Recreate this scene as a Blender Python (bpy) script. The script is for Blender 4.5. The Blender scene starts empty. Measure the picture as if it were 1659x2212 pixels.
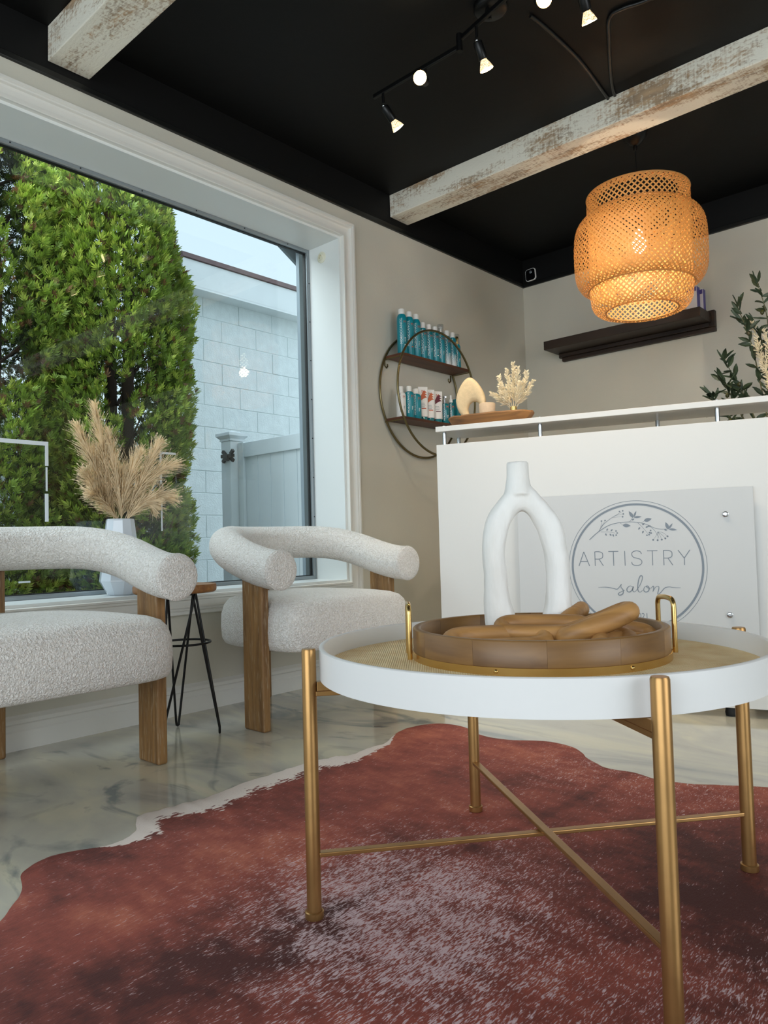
import bpy, bmesh, math, random
import numpy as np
from mathutils import Vector, Matrix, Euler, noise
random.seed(7); rng = np.random.default_rng(7)
PI = math.pi
scene = bpy.context.scene
C = scene.collection

# ---------------------------------------------------------------- camera, sky, lights, exposure
yaw, pitch, roll = [math.radians(a) for a in (-42.0424, 2.3885, -1.5602)]
F = Vector((math.sin(yaw)*math.cos(pitch), math.cos(yaw)*math.cos(pitch), math.sin(pitch)))
R0 = Vector((math.cos(yaw), -math.sin(yaw), 0)); U0 = R0.cross(F)
Rv = R0*math.cos(roll)+U0*math.sin(roll); Uv = -R0*math.sin(roll)+U0*math.cos(roll)
cd = bpy.data.cameras.new('camera'); cam = bpy.data.objects.new('camera', cd); C.objects.link(cam)
cd.sensor_fit = 'VERTICAL'; cd.sensor_height = 36; cd.lens = 1602/2212*36; cd.clip_start = 0.02; cd.clip_end = 200
m = Matrix.Identity(4)
for i in range(3): m[i][0], m[i][1], m[i][2] = Rv[i], Uv[i], -F[i]
m.translation = Vector((0, 0, 0.68)); cam.matrix_world = m
scene.camera = cam
scene.view_settings.view_transform = 'Standard'; scene.view_settings.look = 'None'
scene.view_settings.exposure = 0.0; scene.view_settings.gamma = 1; scene.view_settings.use_curve_mapping = False

def lin(c):
    return tuple(((v/255)/12.92 if v/255 <= .04045 else ((v/255+.055)/1.055)**2.4) for v in c)

w = bpy.data.worlds.new('overcast_sky'); scene.world = w; w.use_nodes = True
wn = w.node_tree; bg = wn.nodes['Background']
tc = wn.nodes.new('ShaderNodeTexCoord'); sx = wn.nodes.new('ShaderNodeSeparateXYZ'); wr = wn.nodes.new('ShaderNodeValToRGB')
wn.links.new(tc.outputs['Generated'], sx.inputs[0]); wn.links.new(sx.outputs['Z'], wr.inputs[0])
wr.color_ramp.elements[0].position = 0.0; wr.color_ramp.elements[0].color = (.80, .93, 1.0, 1)
wr.color_ramp.elements[1].position = 0.8; wr.color_ramp.elements[1].color = (.62, .80, 1.0, 1)
wn.links.new(wr.outputs[0], bg.inputs[0]); bg.inputs[1].default_value = 1.18

def area(name, loc, target, sx_, sy_, power, col):
    l = bpy.data.lights.new(name, 'AREA'); l.shape = 'RECTANGLE'; l.size = sx_; l.size_y = sy_; l.energy = power; l.color = col
    o = bpy.data.objects.new(name, l); C.objects.link(o); o.location = loc
    o.rotation_euler = (Vector(target)-Vector(loc)).to_track_quat('-Z', 'Y').to_euler(); return o
# area fills added outside unseen shop-front glazing (behind camera) and unseen entrance (right)
area('daylight_fill_front', (0.1, -2.75, 1.55), (-0.3, 2, 1.0), 4.0, 2.0, 104, (.86, .94, 1.0))
area('daylight_fill_side', (3.15, 1.2, 1.5), (-1, 1.4, 1.0), 2.4, 1.9, 55, (.92, .96, 1.0))
area('daylight_window', (-3.5, 0.4, 3.4), (-1.0, 0.9, 0.3), 4.2, 1.2, 200, (.88, .95, 1.0))

sl = bpy.data.lights.new('overcast_daylight', 'SUN'); sl.energy = 1.1; sl.angle = math.radians(70); sl.color = (.93, .97, 1.0)
so_ = bpy.data.objects.new('overcast_daylight', sl); C.objects.link(so_); so_.rotation_euler = Vector((-.5, -.25, -.8)).to_track_quat('-Z', 'Y').to_euler()

# ---------------------------------------------------------------- materials
def nt(name):
    m = bpy.data.materials.new(name); m.use_nodes = True
    return m, m.node_tree, m.node_tree.nodes['Principled BSDF']
def mat(name, rgb, rough=.5, metal=0, var=.0, scale=8, bump=0, bscale=60, coat=0, spec=None, stretch=None, emit=None, estr=1, trans=0, alpha=None, rgb2=None, contrast=(.35,.65)):
    m, t, b = nt(name); N = t.nodes.new; L = t.links.new
    col = lin(rgb)+(1,)
    b.inputs['Base Color'].default_value = col; b.inputs['Roughness'].default_value = rough; b.inputs['Metallic'].default_value = metal
    if coat: b.inputs['Coat Weight'].default_value = coat; b.inputs['Coat Roughness'].default_value = .05
    if spec is not None: b.inputs['Specular IOR Level'].default_value = spec
    if trans: b.inputs['Transmission Weight'].default_value = trans
    if emit: b.inputs['Emission Color'].default_value = tuple(emit)+(1,); b.inputs['Emission Strength'].default_value = estr
    if var or bump or rgb2:
        tcn = N('ShaderNodeTexCoord'); mp = N('ShaderNodeMapping'); L(tcn.outputs['Object'], mp.inputs[0])
        if stretch: mp.inputs['Scale'].default_value = stretch
    if var or rgb2:
        n = N('ShaderNodeTexNoise'); n.inputs['Scale'].default_value = scale; n.inputs['Detail'].default_value = 6; L(mp.outputs[0], n.inputs['Vector'])
        r = N('ShaderNodeValToRGB'); L(n.outputs[0], r.inputs[0])
        c2 = lin(rgb2) if rgb2 else tuple(v*(1-var) for v in col[:3])
        r.color_ramp.elements[0].position = contrast[0]; r.color_ramp.elements[0].color = tuple(c2)+(1,)
        r.color_ramp.elements[1].position = contrast[1]; r.color_ramp.elements[1].color = col
        L(r.outputs[0], b.inputs['Base Color'])
    if bump:
        n2 = N('ShaderNodeTexNoise'); n2.inputs['Scale'].default_value = bscale; n2.inputs['Detail'].default_value = 4; L(mp.outputs[0], n2.inputs['Vector'])
        bp = N('ShaderNodeBump'); bp.inputs['Strength'].default_value = bump; bp.inputs['Distance'].default_value = .01
        L(n2.outputs[0], bp.inputs['Height']); L(bp.outputs[0], b.inputs['Normal'])
    return m

M = {}
M['wall'] = mat('wall_paint', (208, 204, 190), .62, var=.05, scale=2, bump=.06, bscale=120)
M['trim'] = mat('trim_paint', (226, 224, 217), .38, bump=.03, bscale=60)
M['reveal'] = mat('reveal_paint', (228, 231, 229), .34, bump=.02, bscale=70)
M['black'] = mat('black_ceiling_paint', (10, 10, 10), .6, bump=.08, bscale=14, spec=.25)
M['blacklip'] = mat('black_trim', (19, 20, 19), .35)
M['desk'] = mat('white_laminate', (222, 221, 217), .3, bump=.03, bscale=40)
M['chrome'] = mat('brushed_steel', (190, 192, 194), .2, 1)
M['gold'] = mat('brass_paint', (174, 134, 84), .36, .85, var=.12, scale=20)
M['brass'] = mat('polished_brass', (218, 182, 116), .26, 1)
M['bronze'] = mat('bronze_ring', (120, 108, 76), .3, .9)
M['blackmetal'] = mat('black_metal', (16, 16, 16), .35, .4)
M['tabletop'] = mat('white_lacquer', (230, 230, 229), .38)
M['whiteplastic'] = mat('white_plastic', (238, 236, 232), .3)
M['teal'] = mat('teal_can', (5, 134, 150), .3, coat=.2)
M['tealdeep'] = mat('teal_translucent', (6, 116, 126), .18, coat=.5)
M['tealfade'] = None
M['print'] = mat('white_print', (236, 240, 238), .5)
M['orange'] = mat('copper_print', (190, 96, 62), .45)
M['burgundy'] = mat('burgundy_print', (96, 22, 44), .4)
M['copper'] = mat('copper_swirl', (200, 104, 66), .4)
M['greyprint'] = mat('grey_print', (128, 138, 148), .5)
M['signpanel'] = mat('sign_panel_white', (206, 207, 206), .35)
M['ceramic'] = mat('pale_glazed_ceramic', (214, 222, 230), .16, coat=.4)
M['pampas'] = mat('pampas_fibre', (252, 228, 188), .9, var=.25, scale=20)
M['bleached'] = mat('bleached_sprig', (238, 224, 192), .8, var=.1, scale=30)
M['stone'] = mat('sand_ceramic', (216, 192, 152), .7, var=.1, scale=90, bump=.1, bscale=200)
M['sandcup'] = mat('sand_ceramic_cup', (200, 176, 148), .7, var=.1, scale=90, bump=.1, bscale=200)
M['candle'] = mat('candle_wax', (230, 220, 200), .5)
M['leaf'] = mat('olive_leaf', (58, 74, 50), .5, var=.4, scale=25)
M['olive'] = mat('olive_fruit', (84, 84, 34), .3, rgb2=(30, 26, 24), scale=30)
M['twig'] = mat('olive_twig', (96, 92, 64), .7)
M['purple'] = mat('violet_cardboard', (86, 78, 140), .5)
M['boxwhite'] = mat('white_cardboard', (225, 223, 222), .5)
M['camglass'] = mat('black_gloss', (8, 8, 10), .12, coat=.5)
M['grommet'] = mat('cream_plastic', (222, 220, 200), .4)
M['alu'] = mat('aluminium_frame', (150, 158, 162), .38, .6)
M['gasket'] = mat('black_gasket', (14, 14, 14), .5)
M['extframe'] = mat('grey_exterior_trim', (120, 132, 140), .5)
M['vinyl'] = mat('white_vinyl', (228, 235, 238), .35, var=.05, scale=3)
M['roof'] = mat('brown_drip_edge', (104, 78, 76), .6, var=.2, scale=10)
M['fascia'] = mat('white_fascia', (236, 241, 241), .45, var=.06, scale=4)
M['block'] = mat('painted_block', (228, 236, 236), .75, var=.08, scale=14, bump=.5, bscale=70)
M['mortar'] = mat('painted_mortar', (222, 230, 230), .8, bump=.3, bscale=80)
M['brick'] = mat('red_brick', (140, 84, 68), .8, var=.35, scale=14, bump=.4, bscale=60)
M['asphalt'] = mat('asphalt', (110, 112, 112), .9, var=.2, scale=20, bump=.4, bscale=90)
M['bark'] = mat('bark', (78, 62, 50), .9, var=.4, scale=20, bump=.6, bscale=30, stretch=(1, 1, .2))
M['decal'] = mat('white_vinyl_decal', (225, 232, 236), .5)
M['paper'] = mat('paper', (230, 228, 222), .6)
M['rubber'] = mat('black_rubber', (12, 12, 12), .6)
M['bulbglow'] = mat('warm_bulb', (255, 240, 210), .3, emit=(1, .86, .62), estr=5)
M['spotglow'] = mat('warm_spot_bulb', (255, 240, 210), .3, emit=(1, .80, .45), estr=22)

def wood(name, c1, c2, axis=0, scale=3.0, rough=.45, bump=.15, streak=None, coat=0, rand=0):
    m, t, b = nt(name); N = t.nodes.new; L = t.links.new
    tcn = N('ShaderNodeTexCoord'); mp = N('ShaderNodeMapping'); L(tcn.outputs['Object'], mp.inputs[0])
    s = [14.0, 14.0, 14.0]; s[axis] = 1.1; mp.inputs['Scale'].default_value = s
    n = N('ShaderNodeTexNoise'); n.inputs['Scale'].default_value = scale; n.inputs['Detail'].default_value = 8; n.inputs['Distortion'].default_value = .6; L(mp.outputs[0], n.inputs['Vector'])
    r = N('ShaderNodeValToRGB'); r.color_ramp.elements[0].position = .3; r.color_ramp.elements[1].position = .7
    r.color_ramp.elements[0].color = lin(c2)+(1,); r.color_ramp.elements[1].color = lin(c1)+(1,); L(n.outputs[0], r.inputs[0])
    out = r.outputs[0]
    if streak:
        n3 = N('ShaderNodeTexNoise'); n3.inputs['Scale'].default_value = scale*6; n3.inputs['Detail'].default_value = 3; L(mp.outputs[0], n3.inputs['Vector'])
        r3 = N('ShaderNodeValToRGB'); r3.color_ramp.elements[0].position = .56; r3.color_ramp.elements[1].position = .74
        r3.color_ramp.elements[0].color = (0, 0, 0, 1); r3.color_ramp.elements[1].color = (.6, .6, .6, 1); L(n3.outputs[0], r3.inputs[0])
        mx = N('ShaderNodeMixRGB'); L(r3.outputs[0], mx.inputs[0]); L(out, mx.inputs[1]); mx.inputs[2].default_value = lin(streak)+(1,); out = mx.outputs[0]
    if rand:
        oi = N('ShaderNodeObjectInfo'); mr = N('ShaderNodeMapRange'); mr.inputs['To Min'].default_value = 1-rand; mr.inputs['To Max'].default_value = 1+rand; L(oi.outputs['Random'], mr.inputs['Value'])
        hs = N('ShaderNodeHueSaturation'); L(mr.outputs[0], hs.inputs['Value']); L(out, hs.inputs['Color']); out = hs.outputs[0]
        ad = N('ShaderNodeVectorMath'); ad.operation = 'ADD'; L(tcn.outputs['Object'], ad.inputs[0]); cmb = N('ShaderNodeCombineXYZ'); m9 = N('ShaderNodeMath'); m9.operation = 'MULTIPLY'; m9.inputs[1].default_value = 9; L(oi.outputs['Random'], m9.inputs[0])
        for q in range(3): L(m9.outputs[0], cmb.inputs[q])
        L(cmb.outputs[0], ad.inputs[1]); L(ad.outputs[0], mp.inputs[0])
    L(out, b.inputs['Base Color']); b.inputs['Roughness'].default_value = rough
    if coat: b.inputs['Coat Weight'].default_value = coat
    bp = N('ShaderNodeBump'); bp.inputs['Strength'].default_value = bump; bp.inputs['Distance'].default_value = .004; L(n.outputs[0], bp.inputs['Height']); L(bp.outputs[0], b.inputs['Normal'])
    return m
M['oak'] = wood('lime_washed_oak', (156, 116, 68), (108, 76, 42), 2, 3, .55, .3, streak=(182, 162, 132))
M['oakstool'] = wood('oak_stool_top', (172, 122, 70), (134, 88, 46), 0)
M['traywood'] = wood('mango_wood_tray', (152, 112, 62), (112, 78, 42), 1, 2.0, .4, .1, rand=.22)
M['chainwood'] = wood('mango_wood_chain', (198, 148, 88), (150, 106, 58), 0, 2.6, .5, .3)
M['shelfwood'] = wood('walnut_stained_board', (98, 56, 32), (66, 36, 20), 1, 2.5, .5, .1)
M['darkwood'] = wood('dark_espresso_wood', (58, 40, 26), (28, 17, 12), 0, 1.6, .5, .2)
M['bowlwood'] = wood('rustic_bowl_wood', (160, 112, 62), (82, 52, 28), 0, 2.2, .6, .3)

# whitewashed distressed beam
def beam_mat():
    m, t, b = nt('distressed_whitewash'); N = t.nodes.new; L = t.links.new
    tcn = N('ShaderNodeTexCoord')
    def nz(sc, scale, det=6, dist=0):
        mp = N('ShaderNodeMapping'); mp.inputs['Scale'].default_value = sc; L(tcn.outputs['Object'], mp.inputs[0])
        n = N('ShaderNodeTexNoise'); n.inputs['Scale'].default_value = scale; n.inputs['Detail'].default_value = det; n.inputs['Distortion'].default_value = dist; L(mp.outputs[0], n.inputs['Vector']); return n
    big = nz((1.0, 4, 4), 2.2, 3); fine = nz((10, 22, 22), 4.5, 7, .8); saw = nz((40, 3, 3), 3.0, 3, .5)
    def mth(op, a, b_):
        k = N('ShaderNodeMath'); k.operation = op
        for i, v in enumerate((a, b_)):
            if hasattr(v, 'links') or not isinstance(v, (int, float)): L(v, k.inputs[i])
            else: k.inputs[i].default_value = v
        return k.outputs[0]
    s = mth('ADD', mth('MULTIPLY', big.outputs[0], 1.35), mth('ADD', mth('MULTIPLY', fine.outputs[0], .75), mth('MULTIPLY', saw.outputs[0], .35)))
    r = N('ShaderNodeValToRGB'); e = r.color_ramp.elements
    e[0].position = .505; e[0].color = (0, 0, 0, 1); e[1].position = .60; e[1].color = (1, 1, 1, 1)
    L(mth('MULTIPLY', s, .42), r.inputs[0])
    wn2 = nz((2, 12, 12), 3, 5)
    rw = N('ShaderNodeValToRGB'); rw.color_ramp.elements[0].position = .3; rw.color_ramp.elements[1].position = .7
    rw.color_ramp.elements[0].color = lin((140, 122, 102))+(1,); rw.color_ramp.elements[1].color = lin((196, 164, 128))+(1,); L(wn2.outputs[0], rw.inputs[0])
    mx = N('ShaderNodeMixRGB'); L(r.outputs[0], mx.inputs[0]); mx.inputs[1].default_value = lin((236, 231, 216))+(1,); L(rw.outputs[0], mx.inputs[2])
    L(mx.outputs[0], b.inputs['Base Color']); b.inputs['Roughness'].default_value = .75
    bp = N('ShaderNodeBump'); bp.inputs['Strength'].default_value = .5; bp.inputs['Distance'].default_value = .004; bp.invert = True
    L(s, bp.inputs['Height']); L(bp.outputs[0], b.inputs['Normal'])
    return m
M['beam'] = beam_mat()

def boucle_mat():
    m, t, b = nt('boucle_fabric'); N = t.nodes.new; L = t.links.new
    tcn = N('ShaderNodeTexCoord')
    n = N('ShaderNodeTexNoise'); n.inputs['Scale'].default_value = 120; n.inputs['Detail'].default_value = 2; n.inputs['Distortion'].default_value = 1.8; L(tcn.outputs['Object'], n.inputs['Vector'])
    v = N('ShaderNodeTexVoronoi'); v.inputs['Scale'].default_value = 150; L(tcn.outputs['Object'], v.inputs['Vector'])
    mu = N('ShaderNodeMath'); mu.operation = 'SUBTRACT'; L(n.outputs[0], mu.inputs[0]); 
    ms = N('ShaderNodeMath'); ms.operation = 'MULTIPLY'; ms.inputs[1].default_value = .45; L(v.outputs['Distance'], ms.inputs[0]); L(ms.outputs[0], mu.inputs[1])
    r = N('ShaderNodeValToRGB'); r.color_ramp.elements[0].position = .05; r.color_ramp.elements[1].position = .42
    r.color_ramp.elements[0].color = lin((220, 213, 203))+(1,); r.color_ramp.elements[1].color = lin((242, 238, 232))+(1,); L(mu.outputs[0], r.inputs[0])
    L(r.outputs[0], b.inputs['Base Color']); b.inputs['Roughness'].default_value = .95
    b.inputs['Sheen Weight'].default_value = .25
    bp = N('ShaderNodeBump'); bp.inputs['Strength'].default_value = .9; bp.inputs['Distance'].default_value = .008; L(mu.outputs[0], bp.inputs['Height']); L(bp.outputs[0], b.inputs['Normal'])
    return m
M['boucle'] = boucle_mat()

def floor_mat():
    m, t, b = nt('epoxy_marble_floor'); N = t.nodes.new; L = t.links.new
    tcn = N('ShaderNodeTexCoord'); mp = N('ShaderNodeMapping'); mp.inputs['Rotation'].default_value = (0, 0, .5); mp.inputs['Scale'].default_value = (.8, 1.7, 1); L(tcn.outputs['Object'], mp.inputs[0])
    def nz(scale, det, dist):
        n = N('ShaderNodeTexNoise'); n.inputs['Scale'].default_value = scale; n.inputs['Detail'].default_value = det; n.inputs['Distortion'].default_value = dist; L(mp.outputs[0], n.inputs['Vector']); return n
    a = nz(1.3, 8, 2.4); c = nz(2.0, 9, 3.2); d = nz(.7, 2, 0)
    r = N('ShaderNodeValToRGB'); e = r.color_ramp.elements
    e[0].position = .30; e[0].color = lin((150, 153, 149))+(1,)
    e[1].position = .72; e[1].color = lin((214, 204, 180))+(1,)
    for p, col in ((.40, (183, 179, 167)), (.5, (192, 188, 173)), (.6, (204, 198, 176))):
        x = e.new(p); x.color = lin(col)+(1,)
    L(a.outputs[0], r.inputs[0])
    r2 = N('ShaderNodeValToRGB'); e = r2.color_ramp.elements
    e[0].position = .32; e[0].color = (1, 1, 1, 1); e[1].position = .45; e[1].color = (0, 0, 0, 1); L(c.outputs[0], r2.inputs[0])
    # veins are denser in patches
    md = N('ShaderNodeMath'); md.operation = 'MULTIPLY'; L(r2.outputs[0], md.inputs[0])
    r3 = N('ShaderNodeValToRGB'); r3.color_ramp.elements[0].position = .42; r3.color_ramp.elements[1].position = .6; L(d.outputs[0], r3.inputs[0]); L(r3.outputs[0], md.inputs[1])
    mx = N('ShaderNodeMixRGB'); L(md.outputs[0], mx.inputs[0]); L(r.outputs[0], mx.inputs[1]); mx.inputs[2].default_value = lin((104, 116, 120))+(1,)
    L(mx.outputs[0], b.inputs['Base Color']); b.inputs['Roughness'].default_value = .12; b.inputs['Coat Weight'].default_value = .35; b.inputs['Coat Roughness'].default_value = .03
    return m
M['floor'] = floor_mat()

def raffia_mat():
    m, t, b = nt('raffia_weave'); N = t.nodes.new; L = t.links.new
    tcn = N('ShaderNodeTexCoord'); mp = N('ShaderNodeMapping'); mp.inputs['Rotation'].default_value = (0, 0, .9); L(tcn.outputs['Object'], mp.inputs[0])
    w1 = N('ShaderNodeTexWave'); w1.inputs['Scale'].default_value = 75; w1.inputs['Distortion'].default_value = 1.2; w1.inputs['Detail'].default_value = 2; L(mp.outputs[0], w1.inputs['Vector'])
    w2 = N('ShaderNodeTexWave'); w2.bands_direction = 'Y'; w2.inputs['Scale'].default_value = 75; w2.inputs['Distortion'].default_value = 1.2; L(mp.outputs[0], w2.inputs['Vector'])
    n = N('ShaderNodeTexNoise'); n.inputs['Scale'].default_value = 18; n.inputs['Detail'].default_value = 5; L(mp.outputs[0], n.inputs['Vector'])
    mu = N('ShaderNodeMath'); mu.operation = 'ADD'; L(w1.outputs[1], mu.inputs[0]); L(w2.outputs[1], mu.inputs[1])
    m2 = N('ShaderNodeMath'); m2.operation = 'MULTIPLY_ADD'; m2.inputs[1].default_value = .25; L(mu.outputs[0], m2.inputs[0]); L(n.outputs[0], m2.inputs[2])
    r = N('ShaderNodeValToRGB'); r.color_ramp.elements[0].position = .45; r.color_ramp.elements[1].position = .95
    r.color_ramp.elements[0].color = lin((232, 198, 138))+(1,); r.color_ramp.elements[1].color = lin((252, 234, 192))+(1,); L(m2.outputs[0], r.inputs[0])
    L(r.outputs[0], b.inputs['Base Color']); b.inputs['Roughness'].default_value = .75
    bp = N('ShaderNodeBump'); bp.inputs['Strength'].default_value = .5; bp.inputs['Distance'].default_value = .003; L(mu.outputs[0], bp.inputs['Height']); L(bp.outputs[0], b.inputs['Normal'])
    return m
M['raffia'] = raffia_mat()

def bamboo_mat():
    m, t, b = nt('bamboo_strip'); N = t.nodes.new; L = t.links.new
    b.inputs['Base Color'].default_value = lin((196, 144, 80))+(1,); b.inputs['Roughness'].default_value = .5
    tr = N('ShaderNodeBsdfTranslucent'); tr.inputs[0].default_value = lin((214, 160, 90))+(1,)
    mx = N('ShaderNodeMixShader'); mx.inputs[0].default_value = .20; out = t.nodes['Material Output']
    L(b.outputs[0], mx.inputs[1]); L(tr.outputs[0], mx.inputs[2]); L(mx.outputs[0], out.inputs[0]); return m
M['bamboo'] = bamboo_mat()

def glass_mat(name, tint=(1, 1, 1), spec=1.0):
    m, t, b = nt(name); N = t.nodes.new; L = t.links.new; out = t.nodes['Material Output']
    fr = N('ShaderNodeFresnel'); geo = N('ShaderNodeNewGeometry'); io = N('ShaderNodeMapRange'); io.inputs['To Min'].default_value = 1.5; io.inputs['To Max'].default_value = 1/1.5
    L(geo.outputs['Backfacing'], io.inputs['Value']); L(io.outputs[0], fr.inputs[0])
    tr = N('ShaderNodeBsdfTransparent'); tr.inputs[0].default_value = tint+(1,)
    gl = N('ShaderNodeBsdfGlossy'); gl.inputs['Roughness'].default_value = .01
    mx = N('ShaderNodeMixShader'); L(fr.outputs[0], mx.inputs[0]); L(tr.outputs[0], mx.inputs[1]); L(gl.outputs[0], mx.inputs[2]); L(mx.outputs[0], out.inputs[0]); return m
M['glass'] = glass_mat('window_glass', (.94, .98, .98)); M['clearglass'] = glass_mat('clear_glass', (.86, .88, .90))
M['bulbglass'] = None

def fade_mat():
    m, t, b = nt('teal_to_white_can'); N = t.nodes.new; L = t.links.new
    tcn = N('ShaderNodeTexCoord'); s = N('ShaderNodeSeparateXYZ'); L(tcn.outputs['Object'], s.inputs[0])
    r = N('ShaderNodeValToRGB'); r.color_ramp.elements[0].position = .02; r.color_ramp.elements[1].position = .09
    r.color_ramp.elements[0].color = lin((225, 226, 224))+(1,); r.color_ramp.elements[1].color = lin((5, 130, 146))+(1,)
    L(s.outputs['Z'], r.inputs[0]); L(r.outputs[0], b.inputs['Base Color']); b.inputs['Roughness'].default_value = .3; return m
M['tealfade'] = fade_mat()

def attr_mat(name, attr, rough=.7, trans=0.0):
    m, t, b = nt(name); N = t.nodes.new; L = t.links.new
    a = N('ShaderNodeAttribute'); a.attribute_name = attr
    L(a.outputs['Color'], b.inputs['Base Color']); b.inputs['Roughness'].default_value = rough
    if trans:
        tr = N('ShaderNodeBsdfTranslucent'); L(a.outputs['Color'], tr.inputs[0]); mx = N('ShaderNodeMixShader'); mx.inputs[0].default_value = trans
        L(b.outputs[0], mx.inputs[1]); L(tr.outputs[0], mx.inputs[2]); L(mx.outputs[0], t.nodes['Material Output'].inputs[0])
    return m
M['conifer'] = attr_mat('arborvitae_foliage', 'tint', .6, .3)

def hide_mat():
    """cowhide: the white belly edge and roan patches follow vertex weights 'edge' and 'roan' that belong to the hide itself"""
    m, t, b = nt('cowhide'); N = t.nodes.new; L = t.links.new
    tcn = N('ShaderNodeTexCoord')
    def nz(scale, det, sc=(1, 1, 1), rot=0, dist=0):
        mp = N('ShaderNodeMapping'); mp.inputs['Scale'].default_value = sc; mp.inputs['Rotation'].default_value = (0, 0, rot); L(tcn.outputs['Object'], mp.inputs[0])
        n = N('ShaderNodeTexNoise'); n.inputs['Scale'].default_value = scale; n.inputs['Detail'].default_value = det; n.inputs['Distortion'].default_value = dist; L(mp.outputs[0], n.inputs['Vector']); return n
    big = nz(3.2, 4); mid = nz(11, 5, (1, 2, 1), .6); hair = nz(430, 3, (1, .22, 1), .75, .4); hair2 = nz(130, 4, (1, .30, 1), .75, .5)
    ao = N('ShaderNodeAttribute'); ao.attribute_name = 'roan'; ae = N('ShaderNodeAttribute'); ae.attribute_name = 'edge'; ad = N('ShaderNodeAttribute'); ad.attribute_name = 'dark'
    def mt(op, a, b_, clamp=False):
        k = N('ShaderNodeMath'); k.operation = op; k.use_clamp = clamp
        for i, v in enumerate((a, b_)):
            if isinstance(v, (int, float)): k.inputs[i].default_value = v
            else: L(v, k.inputs[i])
        return k.outputs[0]
    base = N('ShaderNodeValToRGB'); e = base.color_ramp.elements
    e[0].position = .31; e[0].color = lin((76, 36, 32))+(1,); e[1].position = .66; e[1].color = lin((182, 104, 80))+(1,)
    x = e.new(.5); x.color = lin((142, 70, 57))+(1,)
    v = mt('ADD', mt('MULTIPLY', big.outputs[0], .55), mt('ADD', mt('MULTIPLY', mid.outputs[0], .3), mt('MULTIPLY', hair2.outputs[0], .15)))
    v = mt('SUBTRACT', v, mt('MULTIPLY', ad.outputs['Fac'], .16))
    L(v, base.inputs[0])
    # fine pale hair ticking, denser where 'roan' is high
    thr = mt('ADD', mt('MULTIPLY', hair.outputs[0], .75), mt('ADD', mt('MULTIPLY', hair2.outputs[0], .35), mt('MULTIPLY', ao.outputs['Fac'], .235)))
    sp = N('ShaderNodeValToRGB'); sp.color_ramp.elements[0].position = .735; sp.color_ramp.elements[1].position = .83; L(mt('ADD', thr, mt('MULTIPLY', mt('SUBTRACT', mid.outputs[0], .5), .22)), sp.inputs[0])
    mx = N('ShaderNodeMixRGB'); L(mt('MULTIPLY', sp.outputs[0], .85), mx.inputs[0]); L(base.outputs[0], mx.inputs[1]); mx.inputs[2].default_value = lin((206, 182, 184))+(1,)
    ed = N('ShaderNodeValToRGB'); ed.color_ramp.elements[0].position = .50; ed.color_ramp.elements[1].position = .54
    L(mt('ADD', ae.outputs['Fac'], mt('ADD', mt('MULTIPLY', mt('SUBTRACT', hair2.outputs[0], .5), .7), mt('MULTIPLY', mt('SUBTRACT', mid.outputs[0], .5), .5))), ed.inputs[0])
    mx2 = N('ShaderNodeMixRGB'); L(ed.outputs[0], mx2.inputs[0]); L(mx.outputs[0], mx2.inputs[1]); mx2.inputs[2].default_value = lin((222, 208, 198))+(1,)
    L(mx2.outputs[0], b.inputs['Base Color']); b.inputs['Roughness'].default_value = .7; b.inputs['Specular IOR Level'].default_value = .3
    bp = N('ShaderNodeBump'); bp.inputs['Strength'].default_value = .45; bp.inputs['Distance'].default_value = .004; L(hair.outputs[0], bp.inputs['Height']); L(bp.outputs[0], b.inputs['Normal'])
    return m
M['hide'] = hide_mat()
M['plaster'] = mat('whitewashed_carved_wood', (244, 242, 238), .7, rgb2=(222, 215, 205), scale=9, contrast=(.25, .5), bump=.5, bscale=26, stretch=(1, 1, .35))

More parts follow.
